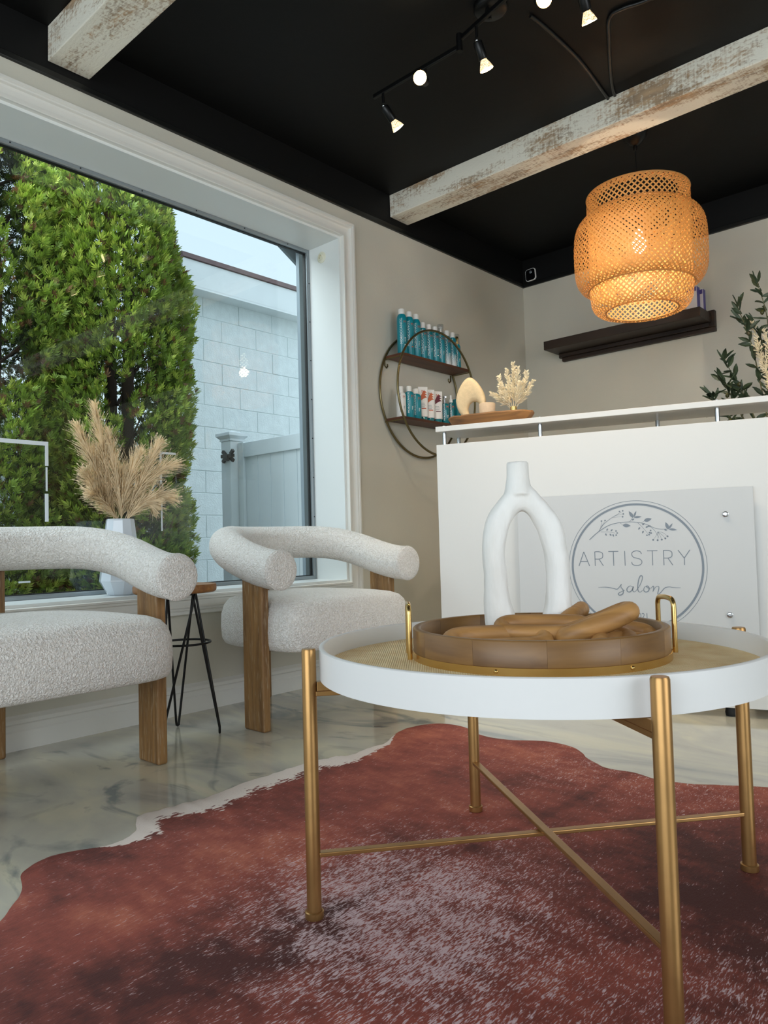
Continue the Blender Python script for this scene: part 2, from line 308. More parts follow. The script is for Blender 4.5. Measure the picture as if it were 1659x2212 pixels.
# ---------------------------------------------------------------- mesh helpers
def setp(o, label=None, cat=None, group=None, kind=None):
    if label: o['label'] = label
    if cat: o['category'] = cat
    if group: o['group'] = group
    if kind: o['kind'] = kind
    return o
def link(name, me, m=None, parent=None, smooth=False, loc=None):
    if m is not None: me.materials.append(m)
    if smooth: me.polygons.foreach_set('use_smooth', [True]*len(me.polygons))
    o = bpy.data.objects.new(name, me); C.objects.link(o)
    if parent: o.parent = parent
    if loc is not None: o.location = loc
    return o
def empty(name, loc=(0, 0, 0), rz=0, label=None, cat=None, group=None, kind=None):
    o = bpy.data.objects.new(name, None); C.objects.link(o); o.location = loc; o.rotation_euler = (0, 0, rz); o.empty_display_size = .05
    return setp(o, label, cat, group, kind)
class G:
    """collects shapes into one mesh"""
    def __init__(s): s.v = []; s.f = []
    def add(s, vs, fs):
        k = len(s.v); s.v += [tuple(v) for v in vs]; s.f += [tuple(i+k for i in f) for f in fs]; return s
    def box(s, a, b):
        x0, y0, z0 = a; x1, y1, z1 = b
        return s.add([(x0, y0, z0), (x1, y0, z0), (x1, y1, z0), (x0, y1, z0), (x0, y0, z1), (x1, y0, z1), (x1, y1, z1), (x0, y1, z1)],
                     [(0, 3, 2, 1), (4, 5, 6, 7), (0, 1, 5, 4), (1, 2, 6, 5), (2, 3, 7, 6), (3, 0, 4, 7)])
    def obox(s, c, half, mtx):
        pts = [Vector(c)+mtx@Vector((half[0]*i, half[1]*j, half[2]*k)) for k in (-1, 1) for (i, j) in ((-1, -1), (1, -1), (1, 1), (-1, 1))]
        return s.add(pts, [(0, 3, 2, 1), (4, 5, 6, 7), (0, 1, 5, 4), (1, 2, 6, 5), (2, 3, 7, 6), (3, 0, 4, 7)])
    def tube(s, pts, r, n=12, closed=False, caps=True, flat=None):
        pts = [Vector(p) for p in pts]; N = len(pts); rs = r if hasattr(r, '__len__') else [r]*N
        vs = []; prev = None
        for i, p in enumerate(pts):
            if closed: t = pts[(i+1) % N]-pts[i-1]
            else: t = pts[min(i+1, N-1)]-pts[max(i-1, 0)]
            t.normalize()
            if prev is None:
                a = Vector((0, 0, 1)) if abs(t.z) < .9 else Vector((1, 0, 0)); u = t.cross(a).normalized()
            else: u = (prev-t*prev.dot(t)).normalized()
            prev = u; v = t.cross(u)
            for k in range(n):
                a = 2*PI*k/n; vs.append(p+(u*math.cos(a)+v*math.sin(a)*(flat or 1))*rs[i])
        fs = []
        for i in range(N if closed else N-1):
            j = (i+1) % N
            for k in range(n): l = (k+1) % n; fs.append((i*n+k, i*n+l, j*n+l, j*n+k))
        if caps and not closed: fs.append(tuple(range(n-1, -1, -1))); fs.append(tuple(range((N-1)*n, N*n)))
        return s.add(vs, fs)
    def lathe(s, prof, n=32, c=(0, 0, 0), mtx=None, caps=True, close=False):
        vs = []; fs = []; K = len(prof)
        for r, z in prof:
            for k in range(n):
                a = 2*PI*k/n; p = Vector((r*math.cos(a), r*math.sin(a), z))
                if mtx is not None: p = mtx@p
                vs.append(p+Vector(c))
        for i in range(K if close else K-1):
            j = (i+1) % K
            for k in range(n): l = (k+1) % n; fs.append((i*n+k, i*n+l, j*n+l, j*n+k))
        if caps and not close: fs.append(tuple(range(n-1, -1, -1))); fs.append(tuple(range((K-1)*n, K*n)))
        return s.add(vs, fs)
    def prism(s, poly, z0, z1, fn=None):
        n = len(poly); vs = [(x, y, z0) for x, y in poly]+[(x, y, z1) for x, y in poly]
        if fn: vs = [fn(*v) for v in vs]
        return s.add(vs, [tuple(range(n-1, -1, -1)), tuple(range(n, 2*n))]+[(i, (i+1) % n, n+(i+1) % n, n+i) for i in range(n)])
    def mesh(s, name='mesh'):
        me = bpy.data.meshes.new(name); me.from_pydata([tuple(v) for v in s.v], [], s.f); me.update()
        bm = bmesh.new(); bm.from_mesh(me); bmesh.ops.recalc_face_normals(bm, faces=bm.faces); bm.to_mesh(me); bm.free()
        return me
    def obj(s, name, m, parent=None, smooth=False, loc=None, bevel=0, seg=2, angle=None):
        o = link(name, s.mesh(name), m, parent, smooth, loc)
        if bevel:
            b = o.modifiers.new('bevel', 'BEVEL'); b.width = bevel; b.segments = seg; b.limit_method = 'ANGLE'; b.angle_limit = math.radians(40)
        if smooth: 
            o.data.set_sharp_from_angle(angle=math.radians(angle or 50))
        return o
def mtx_to(d):
    return Vector(d).normalized().to_track_quat('Z', 'Y').to_matrix()
def struct(o): o['kind'] = 'structure'; return o

# ---------------------------------------------------------------- room shell
XW, YB, ZB, ZC = -2.696, 4.519, 2.445, 2.64
Y0, XR, OP = -2.6, 2.9, (-1.35, 2.705, .487, 2.286)    # opening: y0, y1, z0, z1
XG = -2.94
XO = -2.975
struct(G().box((XW-.3, Y0-.2, -.1), (XR+.2, YB+.2, 0)).obj('floor', M['floor']))
struct(G().box((XW-.32, Y0-.2, ZC), (XR+.2, YB+.2, ZC+.12)).obj('ceiling', M['black']))
g = G()
y0, y1, z0, z1 = OP
for a, b in (((Y0, 0), (y0, ZB)), ((y1, 0), (YB, ZB)), ((y0, 0), (y1, z0)), ((y0, z1), (y1, ZB))):
    g.box((XO, a[0], a[1]), (XW, b[0], b[1]))
wl = struct(g.obj('wall_left', M['wall']))
g = G(); g.box((XO, Y0, ZB), (XW, YB, ZC)); struct(g.obj('wall_left_upper', M['black']))
g = G(); g.box((XW-.3, YB, 0), (XR+.2, YB+.15, ZB)); struct(g.obj('wall_back', M['wall']))
g = G(); g.box((XW-.3, YB, ZB), (XR+.2, YB+.15, ZC)); struct(g.obj('wall_back_upper', M['black']))
g = G(); g.box((XW, Y0, ZB), (XW+.012, YB, ZB+.026)); g.box((XW, YB-.012, ZB), (XR, YB, ZB+.026)); struct(g.obj('trim_1', M['blacklip'], bevel=.003))
# front wall with shop-front glazing, right wall with glazed entrance (both unseen, openings added to let daylight in)
g = G(); fx0, fx1, fz0, fz1 = -2.1, 2.3, .35, 2.45
for a, b in (((XW-.3, 0), (fx0, ZC)), ((fx1, 0), (XR+.2, ZC)), ((fx0, 0), (fx1, fz0)), ((fx0, fz1), (fx1, ZC))):
    g.box((a[0], Y0-.12, a[1]), (b[0], Y0, b[1]))
struct(g.obj('wall_front', M['wall']))
g = G(); ry0, ry1, rz1 = -.2, 2.5, 2.3
for a, b in (((Y0, 0), (ry0, ZC)), ((ry1, 0), (YB, ZC)), ((ry0, rz1), (ry1, ZC))):
    g.box((XR, a[0], a[1]), (XR+.12, b[0], b[1]))
struct(g.obj('wall_right', M['wall']))
g = G()
for x in (fx0, -.65, .8, fx1-.04): g.box((x, Y0-.1, fz0), (x+.04, Y0-.05, fz1))
g.box((fx0, Y0-.1, fz0), (fx1, Y0-.05, fz0+.04)); g.box((fx0, Y0-.1, fz1-.04), (fx1, Y0-.05, fz1)); w2 = struct(g.obj('window_2', M['alu']))
g = G()
for y in (ry0, 1.13, ry1-.06): g.box((XR+.04, y, 0), (XR+.09, y+.06, rz1))
g.box((XR+.04, ry0, 0), (XR+.09, ry1, .1)); g.box((XR+.04, ry0, rz1-.06), (XR+.09, ry1, rz1)); struct(g.obj('door_1', M['alu']))

# baseboards
def moulding(prof, path_axis, a0, a1, base, name, m, sgn=1):
    """prof: list of (out, z)"""
    vs = []; n = len(prof)
    for a in (a0, a1):
        for o_, z in prof:
            vs.append((base+sgn*o_, a, z) if path_axis == 'y' else (a, base+sgn*o_, z))
    fs = [tuple(range(n)), tuple(range(2*n-1, n-1, -1))]+[(i, (i+1) % n, n+(i+1) % n, n+i) for i in range(n)]
    return G().add(vs, fs)
bp_ = [(0, 0), (.016, 0), (.016, .062), (.012, .068), (.012, .086), (.018, .092), (.014, .104), (.005, .112), (0, .118)]
struct(moulding(bp_, 'y', Y0, YB, XW, '', None).obj('baseboard_left', M['trim']))
struct(moulding(bp_, 'x', XW, XR, YB, '', None, -1).obj('baseboard_back', M['trim']))

# window 1: reveal, stepped casing, frame, glass
win = empty('window_1', (XW, (y0+y1)/2, z0), kind='structure')
def wpart(g, name, m, **k):
    o = g.obj(name, m, None, **k); o.parent = win; o.matrix_parent_inverse = Matrix.Translation(win.location).inverted(); return o
def ring_profile(prof, inner, x_base):
    """picture-frame casing: prof = (outward offset from opening, proud x)"""
    iy0, iy1, iz0, iz1 = inner; vs = []; n = len(prof)
    for sy, sz in ((-1, -1), (1, -1), (1, 1), (-1, 1)):
        for o_, x in prof:
            vs.append((x_base+x, (iy0-o_) if sy < 0 else (iy1+o_), (iz0-o_) if sz < 0 else (iz1+o_)))
    fs = []
    for c in range(4):
        d = (c+1) % 4
        for i in range(n): j = (i+1) % n; fs.append((c*n+i, c*n+j, d*n+j, d*n+i))
    return G().add(vs, fs)
casing = ring_profile([(0, 0), (0, .021), (.002, .024), (.009, .024), (.012, .018), (.020, .018), (.024, .010), (.044, .013), (.052, .017), (.056, .026), (.061, .028), (.064, .024), (.068, .030), (.078, .030), (.082, .024), (.082, 0)], OP, XW)
wpart(casing, 'window_casing', M['trim'])
g = G(); t_ = .012
g.box((XG-.02, y0, z0-.001), (XW+.004, y1, z0+t_)); wpart(g, 'window_sill', M['reveal'])
g = G(); g.box((XG-.02, y1-t_, z0+t_), (XW, y1, z1)); g.box((XG-.02, y0, z0+t_), (XW, y0+t_, z1)); g.box((XG-.02, y0+t_, z1-t_), (XW, y1-t_, z1)); wpart(g, 'window_reveal', M['reveal'])
iy0, iy1, iz0, iz1 = y0+t_, y1-t_, z0+t_, z1-t_
g = ring_profile([(-.018, -.012), (-.018, .014), (-.013, .018), (-.001, .018), (-.001, -.012)], (iy0, iy1, iz0, iz1), XG); wpart(g, 'window_stop', M['alu'])
g = ring_profile([(-.0215, -.014), (-.0215, .004), (-.018, .004), (-.018, -.014)], (iy0, iy1, iz0, iz1), XG); wpart(g, 'window_gasket', M['gasket'])
g = ring_profile([(0, -.125), (0, -.10), (.09, -.10), (.09, -.125)], (y0-.06, 2.722, .478, 2.325), XG); wpart(g, 'window_outer_frame', M['extframe'])
scr = G()
for k in range(8): scr.lathe([(0.001, 0), (.0032, 0), (.0032, .002), (.001, .003)], 8, (XG+.018, iy1-.008, .62+k*.21), mtx_to((1, 0, 0)).to_3x3())
for k in range(9): scr.lathe([(0.001, 0), (.0032, 0), (.0032, .002), (.001, .003)], 8, (XG+.018, .3+k*.28, iz1-.008), mtx_to((1, 0, 0)).to_3x3())
wpart(scr, 'window_screw', M['gasket'])
gl = G().box((XG-.006, iy0+.02, iz0+.02), (XG, iy1-.02, iz1-.02)); wpart(gl, 'window_pane', M['glass'])
# exterior corner bracket of the awning seen through the top corner of the glass
g = G(); xb_ = XG-.165; pl = [(2.62, 2.335), (2.70, 2.42), (2.85, 2.42), (2.82, 2.22)]
g.add([(xb_, y, z) for y, z in pl]+[(xb_+.02, y, z) for y, z in pl], [(0, 1, 2, 3), (7, 6, 5, 4), (0, 4, 5, 1), (1, 5, 6, 2), (2, 6, 7, 3), (3, 7, 4, 0)]); wpart(g, 'awning_bracket', M['extframe'])
# curtain-pole socket on the reveal
ms = mtx_to((0, -1, 0))
g = G().lathe([(.006, 0), (.030, 0), (.030, .004), (.024, .007), (.017, .007), (.017, .014), (.012, .014), (.012, .002)], 32, (0, 0, 0), ms)
o = g.obj('pole_socket', M['grommet'], smooth=True, loc=(-2.825, y1-t_, 2.208)); setp(o, 'cream round pole socket screwed to the window reveal near its top corner', 'socket')

# peeling white decal strips on the glass
def decal(name, segs, label):
    g = G()
    for (ya, za, yb, zb) in segs: g.box((XG+.0002, ya, za), (XG+.0012, yb, zb))
    o = g.obj(name, M['decal']); setp(o, label, 'decal')
decal('window_decal', [(0.72, 1.100, 1.285, 1.116), (1.272, 1.02, 1.285, 1.10), (1.274, .92, 1.281, 1.015), (1.270, .80, 1.284, .91)], 'peeling white strip corner on the glass left of the pampas vase')
decal('window_decal', [(1.778, 1.104, 1.86, 1.114), (1.778, .93, 1.788, 1.104), (1.776, .90, 1.792, .97), (1.781, .76, 1.788, .93)], 'narrow white strip corner on the glass right of the pampas grass')
decal('window_decal', [(1.168, .564, 1.212, .571)], 'short white strip remnant low on the glass above the sill')

# ---------------------------------------------------------------- outdoors
ZG = -.22
o = G().box((-16, -8, ZG-.1), (-3.02, 14, ZG)).obj('pavement', M['asphalt']); struct(o)
XN = -5.72                                                        # face of the neighbouring wall
nb = empty('neighbouring_building', (XN, 6, ZG), label='white painted block building with a brown roof edge across the alley', cat='building')
def npart(g, name, m, **k):
    o = g.obj(name, m, None, **k); o.parent = nb; o.matrix_parent_inverse = Matrix.Translation(nb.location).inverted(); return o
ytop = 3.62
npart(G().box((XN-.3, ytop, ZG), (XN-.006, 9.5, 3.02)), 'wall_core', M['mortar'])
bh, bl = .203, .406; me_block = {}
row = 0; z = 3.005-bh
def nblock(ya, yb, z):
    key = round(yb-ya, 3)
    if key not in me_block:
        gg = G().box((-.02, .0025, .0025), (0.0, key-.0025, bh-.0025)); me = gg.mesh('block'); me.materials.append(M['block']); me_block[key] = me
    o = bpy.data.objects.new('block', me_block[key]); C.objects.link(o); o.parent = nb; o.location = (0, ya-6, z-ZG)
    o.location.x = random.uniform(-.0015, .0015)
    bv = o.modifiers.new('bevel', 'BEVEL'); bv.width = .003; bv.segments = 1
while z > ZG:
    y = ytop; first = bl if row % 2 == 0 else bl/2
    first -= .10
    while y < 6.6:
        nblock(y, y+first, z); y += first; first = bl
    z -= bh; row += 1
npart(G().box((XN-.012, 6.6, ZG), (XN-.002, 9.5, 3.0)), 'far_wall_face', M['block'])
npart(G().box((XN-.02, 3.61, 2.985), (XN+.17, 9.5, 3.005)), 'soffit', M['fascia'])
npart(G().box((XN+.15, 3.61, 3.00), (XN+.17, 9.5, 3.235)), 'fascia', M['fascia'], bevel=.004)
g = G().add([(XN+.17, 3.61, 3.235), (XN+.185, 3.61, 3.24), (XN+.165, 3.61, 3.29), (XN-.2, 3.61, 3.29), (XN+.17, 9.5, 3.235), (XN+.185, 9.5, 3.24), (XN+.165, 9.5, 3.29), (XN-.2, 9.5, 3.29)],
    [(0, 1, 2, 3), (7, 6, 5, 4), (0, 4, 5, 1), (1, 5, 6, 2), (2, 6, 7, 3), (3, 7, 4, 0)]); npart(g, 'roof_edge', M['roof'])
# brick part and drain pipe of the house beside it
bk = empty('brick_house', (XN, 3.2, ZG), label='red brick house wall glimpsed behind the evergreens', cat='house')
o = G().box((-.15, -1.2, 0), (-.012, .40, 1.9)).obj('wall_core', M['mortar'], bk)
me_b = G().box((-.015, .004, .004), (0, .196, .058)).mesh('brick'); me_b.materials.append(M['brick'])
for r_ in range(16):
    for c_ in range(4):
        o = bpy.data.objects.new('brick', me_b); C.objects.link(o); o.parent = bk; o.location = (random.uniform(-.002, .002), -.42+c_*.2-(r_ % 2)*.1+.1, r_*.066)
g = G().tube([(.05, .385, .0), (.05, .385, 2.0)], .022, 12); g.obj('drain_pipe', M['blackmetal'], bk, smooth=True)

# vinyl gate
gt = empty('vinyl_gate', (-4.4, 3.6, ZG), label='white vinyl yard gate with a black latch seen through the window', cat='gate')
g = G().box((-.475, -.105, 0), (-.355, .02, 1.735)); g.obj('gate_post', M['vinyl'], gt, bevel=.006)
g = G(); cx_, cy_ = -.415, -.0425
for (h_, zz0, zz1) in (((.068), 1.735, 1.752), ((.092), 1.775, 1.797)): g.box((cx_-h_, cy_-h_, zz0), (cx_+h_, cy_+h_, zz1))
g.add([(cx_+a*h, cy_+b*h, z) for (h, z) in ((.068, 1.752), (.09, 1.775)) for (a, b) in ((-1, -1), (1, -1), (1, 1), (-1, 1))], [(0, 1, 5, 4), (1, 2, 6, 5), (2, 3, 7, 6), (3, 0, 4, 7)])
g.add([(cx_-.09, cy_-.09, 1.797), (cx_+.09, cy_-.09, 1.797), (cx_+.09, cy_+.09, 1.797), (cx_-.09, cy_+.09, 1.797), (cx_, cy_, 1.825)], [(0, 1, 4), (1, 2, 4), (2, 3, 4), (3, 0, 4)])
g.obj('post_cap', M['vinyl'], gt)
G().box((-.35, -.035, .08), (-.285, .03, 1.72)).obj('gate_stile', M['vinyl'], gt, bevel=.004)
G().box((-.285, -.03, 1.60), (1.25, .025, 1.715)).obj('top_rail', M['vinyl'], gt, bevel=.004)
G().box((-.285, -.03, .08), (1.25, .025, .22)).obj('bottom_rail', M['vinyl'], gt, bevel=.004)
me_p = G().box((0, -.012, .22), (.145, .008, 1.60)).mesh('gate_board'); me_p.materials.append(M['vinyl'])
for k in range(10):
    o = bpy.data.objects.new('gate_board', me_p); C.objects.link(o); o.parent = gt; o.location = (-.28+k*.152, 0, 0)
g = G().box((-.44, -.135, 1.60), (-.30, -.105, 1.625))
for a in (-1, 1):
    for b in (-1, 1): g.obox((-.37+a*.05, -.115, 1.612+b*.028), (.022, .01, .012), Matrix.Rotation(-a*b*.7, 3, 'Y'))
g.lathe([(.001, 0), (.028, 0), (.028, .03), (.001, .032)], 16, (-.37, -.115, 1.60), mtx_to((0, -1, 0)))
g.obj('latch', M['blackmetal'], gt)

# arborvitae
def arbor(name, x, y, rad, height, label, seed, nspray):
    rs = np.random.default_rng(seed)
    root = empty(name, (x, y, ZG), label=label, cat='tree', group='evergreens outside the window')
    g = G(); 
    for k in range(3):
        a = 2.1*k+seed; g.tube([(0.05*math.cos(a), .05*math.sin(a), 0), (.10*math.cos(a), .10*math.sin(a), 1.2), (.14*math.cos(a), .14*math.sin(a), 2.6), (.06*math.cos(a), .06*math.sin(a), height-.4)], [.05, .045, .03, .012], 8)
    for k in range(70):
        a = rs.uniform(0, 2*PI); z = rs.uniform(.1, height-.6); r_ = rad*rs.uniform(.6, .9)
        g.tube([(.08*math.cos(a), .08*math.sin(a), z), (r_*.5*math.cos(a), r_*.5*math.sin(a), z+.12), (r_*math.cos(a), r_*math.sin(a), z+.34)], [.012, .008, .003], 5)
    g.obj('trunk', M['bark'], root, smooth=True)
    n = nspray
    th = rs.uniform(0, 2*PI, n); zz = rs.uniform(.05, 1, n)**.9*height
    prof = rad*np.clip(np.minimum(1.0, 1.6*(1-zz/height)**.55)*np.clip(.82+zz/height*.5, 0, 1), .05, 2)
    lump = np.array([noise.noise(Vector((math.cos(t)*2.3+seed, math.sin(t)*2.3, z*1.9))) + .75*noise.noise(Vector((math.cos(t)*6+seed, math.sin(t)*6, z*5.5))) for t, z in zip(th, zz)])
    keep = lump > -.33
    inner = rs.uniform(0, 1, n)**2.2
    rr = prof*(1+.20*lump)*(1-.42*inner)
    px, py, pz = rr*np.cos(th), rr*np.sin(th), zz
    # each spray: 5 blades in a vertical-ish fan
    up = np.stack([np.cos(th)*.75, np.sin(th)*.75, np.full(n, .75)], 1)+rs.normal(0, .35, (n, 3)); up /= np.linalg.norm(up, axis=1)[:, None]
    side = np.cross(up, rs.normal(0, 1, (n, 3))); side /= np.linalg.norm(side, axis=1)[:, None]
    L_ = rs.uniform(.026, .055, n)
    V = []; T = []
    base = np.stack([px, py, pz], 1)
    hue = rs.uniform(0, 1, n)
    light = np.clip(1-1.0*inner+.25*lump, 0, 1.2)  # shade of the inner gaps put into the spray colour
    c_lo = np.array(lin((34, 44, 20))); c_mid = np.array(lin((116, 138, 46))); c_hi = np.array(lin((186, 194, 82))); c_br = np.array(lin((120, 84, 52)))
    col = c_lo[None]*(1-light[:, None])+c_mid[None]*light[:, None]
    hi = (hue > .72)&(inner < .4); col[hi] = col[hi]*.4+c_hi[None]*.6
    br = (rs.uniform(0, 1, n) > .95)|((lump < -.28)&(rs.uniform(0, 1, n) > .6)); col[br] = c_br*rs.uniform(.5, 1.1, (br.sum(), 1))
    fan = (-1.0, -.5, 0.0, .5, 1.0); col_l = []
    for f_ in fan:
        ang = f_*.85; d = up*math.cos(ang)+side*math.sin(ang); l = L_*(1-.25*abs(f_))
        st = base+up*(L_*.22*(1-abs(f_)))[:, None]
        nrm = np.cross(d, np.cross(up, side)+.3); nrm /= np.linalg.norm(nrm, axis=1)[:, None]
        wv = nrm*(l*.13)[:, None]
        p0 = st; p1 = st+d*(l*.55)[:, None]+wv; p2 = st+d*l[:, None]; p3 = st+d*(l*.55)[:, None]-wv
        V.append(np.stack([p0, p1, p2, p3], 1)[keep])
        col_l.append(np.repeat(col[keep]*rs.uniform(.8, 1.2, (keep.sum(), 1)), 4, axis=0))
    V = np.concatenate(V).reshape(-1, 3); cols = np.concatenate(col_l)
    nf = len(V)//4
    me = bpy.data.meshes.new('foliage'); me.vertices.add(len(V)); me.vertices.foreach_set('co', V.ravel())
    me.loops.add(nf*4); me.loops.foreach_set('vertex_index', np.arange(nf*4)); me.polygons.add(nf); me.polygons.foreach_set('loop_start', np.arange(0, nf*4, 4)); me.update(calc_edges=True)
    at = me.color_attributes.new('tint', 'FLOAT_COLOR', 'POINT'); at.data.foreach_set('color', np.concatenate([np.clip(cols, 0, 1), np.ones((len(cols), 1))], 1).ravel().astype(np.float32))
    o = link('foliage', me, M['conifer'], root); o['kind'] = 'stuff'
arbor('arborvitae', -4.72, 1.62, .62, 4.6, 'broad green arborvitae at the left edge of the window', 3, 80000)
arbor('arborvitae', -4.40, 2.32, .47, 4.4, 'slimmer green arborvitae next to the white block building', 11, 58000)

# ---------------------------------------------------------------- beams
def beam(ya, yb, zb, label):
    me = G(); nx = 60
    xs = [XW+.002+(2.85+2.69)*i/nx for i in range(nx+1)]
    cr = [(ya, zb), (yb, zb), (yb, ZC), (ya, ZC)]
    vs = []
    for i, x in enumerate(xs):
        for k, (yy, zz) in enumerate(cr):
            j = .004*noise.noise(Vector((x*2.1, k*3.1+ya, 0))); vs.append((x, yy+j, zz+(j if zz < ZC else 0)))
    fs = [(0, 1, 2, 3), tuple(nx*4+k for k in (3, 2, 1, 0))]
    for i in range(nx):
        for k in range(4): l = (k+1) % 4; fs.append((i*4+k, (i+1)*4+k, (i+1)*4+l, i*4+l))
    o = me.add(vs, fs).obj('ceiling_beam', M['beam'], bevel=.003)
    # object-space origin per beam so the wear differs
    o.data.transform(Matrix.Translation((0, -ya, -zb))); o.location = (0, ya, zb)
    setp(o, label, 'beam', 'whitewashed ceiling beams')
beam(3.105, 3.258, 2.513, 'long distressed white beam crossing the ceiling in front of the woven lamp')
beam(1.188, 1.348, 2.506, 'distressed white beam end at the upper left above the window')

# ---------------------------------------------------------------- cables on the ceiling
def cable(pts, label):
    P = [Vector(p) for p in pts]; out = []
    for i in range(len(P)-1):
        a, b, c, d = P[max(i-1, 0)], P[i], P[i+1], P[min(i+2, len(P)-1)]
        for k in range(6):
            t = k/6; out.append(.5*((2*b)+(-a+c)*t+(2*a-5*b+4*c-d)*t*t+(-a+3*b-3*c+d)*t**3))
    out.append(P[-1])
    o = G().tube(out, .007, 8).obj('ceiling_cable', M['blacklip'], smooth=True); setp(o, label, 'cable')
    return o
cable([(-1.36, 2.40, 2.633), (-1.354, 2.455, 2.633), (-1.349, 2.605, 2.633), (-1.352, 2.80, 2.633), (-1.384, 3.102, 2.633)], 'thin black cable running from the track light to the beam')
cable([(-1.352, 3.102, 2.633), (-1.335, 3.04, 2.633), (-1.283, 2.909, 2.633), (-1.20, 2.72, 2.633), (-1.15, 2.62, 2.633), (-1.093, 2.607, 2.633), (-.95, 2.64, 2.633), (-.4, 2.70, 2.633)], 'black armoured cable looping right over the black ceiling')

# ---------------------------------------------------------------- track light
trk = empty('track_light', (-1.44, 2.255, ZC), label='black track light with warm halogen bulbs on the ceiling', cat='ceiling light')
T0 = Vector((-1.44, 2.255, ZC))
def tp(p): return Vector(p)-T0
G().lathe([(.001, 0), (.062, 0), (.062, -.02), (.055, -.026), (.001, -.026)], 40, (0, 0, 0)).obj('canopy', M['blackmetal'], trk, smooth=True)
G().lathe([(.001, -.026), (.006, -.026), (.006, -.032), (.001, -.034)], 12, (-.02, .025, 0)).obj('canopy_nut', M['blackmetal'], trk)
g = G().obox(tp((-1.80, 2.25, 2.545)), (.225, .006, .009), Matrix.Rotation(-.01, 3, 'Z')); g.obj('rail', M['blackmetal'], trk, bevel=.002)
d2 = Vector((-1.27, 2.172, 2.575))-Vector((-1.575, 2.25, 2.575))
g = G().obox(tp((-1.42, 2.211, 2.575)), (.16, .006, .009), Matrix.Rotation(math.atan2(d2.y, d2.x), 3, 'Z')); g.obj('rail', M['blackmetal'], trk, bevel=.002)
g = G().obox(tp((-1.0, 2.26, 2.555)), (.28, .006, .009), Matrix.Rotation(.36, 3, 'Z')); g.obj('rail', M['blackmetal'], trk, bevel=.002)
for p in ((-1.578, 2.247), (-1.262, 2.165)):
    G().tube([tp((p[0], p[1], 2.525)), tp((p[0], p[1], 2.592))], .0115, 14).obj('connector', M['blackmetal'], trk, smooth=True)
G().tube([tp((-1.44, 2.225, 2.575)), tp((-1.44, 2.235, 2.615))], .008, 10).obj('stem', M['blackmetal'], trk, smooth=True)
spots = [((-1.972, 2.252, 2.537), (.25, .60, -.8)), ((-1.748, 2.252, 2.537), (.42, -.9, -.42)), ((-1.487, 2.228, 2.567), (.10, .42, -.9)), ((-1.205, 2.183, 2.546), (.55, -.62, -.58)), ((-1.075, 2.232, 2.546), (.0, .55, -.85))]
gm, gt_, gb = nt('halogen_reflector'); gb.inputs['Base Color'].default_value = lin((255, 226, 170))+(1,); gb.inputs['Roughness'].default_value = .15; gb.inputs['Metallic'].default_value = .3
gb.inputs['Emission Color'].default_value = (1, .78, .45, 1)
lw = gt_.nodes.new('ShaderNodeTexNoise'); lw.inputs['Scale'].default_value = 260; lr = gt_.nodes.new('ShaderNodeValToRGB'); lr.color_ramp.elements[0].position = .42; lr.color_ramp.elements[1].position = .6; tco = gt_.nodes.new('ShaderNodeTexCoord')
gt_.links.new(tco.outputs['Object'], lw.inputs['Vector']); gt_.links.new(lw.outputs[0], lr.inputs[0]); lm = gt_.nodes.new('ShaderNodeMath'); lm.operation = 'MULTIPLY_ADD'; lm.inputs[1].default_value = 1.6; lm.inputs[2].default_value = .25; gt_.links.new(lr.outputs[0], lm.inputs[0]); gt_.links.new(lm.outputs[0], gb.inputs['Emission Strength'])
for k, (p, d) in enumerate(spots):
    d = Vector(d).normalized(); p = tp(p); j = p+Vector((0, 0, -.052)); mt_ = mtx_to(d)
    h = G().tube([p, p+Vector((0, 0, -.042))], .0055, 10).lathe([(.004, 0), (.016, .002), (.0175, .008), (.0175, .062), (.015, .066), (.004, .066)], 20, j+d*.004, mt_).obj('spot_head', M['blackmetal'], trk, smooth=True)
    G().lathe([(.001, -.007), (.005, -.005), (.007, 0), (.005, .005), (.001, .007)], 12, j).obj('knuckle', M['chrome'], h, smooth=True)
    b0 = j+d*.068
    G().lathe([(.010, -.002), (.013, .006), (.020, .020), (.0255, .034), (.0255, .037)], 24, b0, mt_, caps=False).obj('reflector', gm, h, smooth=True)
    G().lathe([(.001, .0365), (.0245, .0365), (.0245, .0372), (.001, .0385)], 24, b0, mt_).obj('bulb_face', M['spotglow'], h)
    l = bpy.data.lights.new('spot_lamp', 'SPOT'); l.energy = (34, 10, 30, 10, 38)[k]; l.color = (1, .84, .64); l.spot_size = 1.9; l.spot_blend = .8; l.shadow_soft_size = .02
    lo = bpy.data.objects.new('spot_lamp', l); C.objects.link(lo); lo.location = T0+b0+d*.045; lo.rotation_euler = d.to_track_quat('-Z', 'Y').to_euler()

# ---------------------------------------------------------------- woven pendant
PX, PY = -1.405, 3.43
pen = empty('pendant_lamp', (PX, PY, ZC), label='large woven bamboo pendant lamp hanging over the desk', cat='lamp')
G().lathe([(.001, -.088), (.012, -.086), (.03, -.074), (.052, -.05), (.064, -.02), (.066, 0)], 36).obj('ceiling_cap', M['blackmetal'], pen, smooth=True)
G().lathe([(.001, -.112), (.006, -.112), (.009, -.098), (.008, -.086), (.001, -.086)], 14).obj('cord_grip', M['blackmetal'], pen, smooth=True)
G().tube([(0, 0, -.10), (0, 0, -.44)], .0025, 8).obj('cord', M['blackmetal'], pen, smooth=True)
G().lathe([(.001, -.43), (.02, -.43), (.022, -.44), (.022, -.50), (.001, -.50)], 18).obj('lamp_holder', M['blackmetal'], pen, smooth=True)
G().lathe([(.001, -.613), (.018, -.608), (.030, -.59), (.034, -.572), (.030, -.552), (.018, -.525), (.015, -.50), (.001, -.50)], 24).obj('bulb', M['bulbglow'], pen, smooth=True)
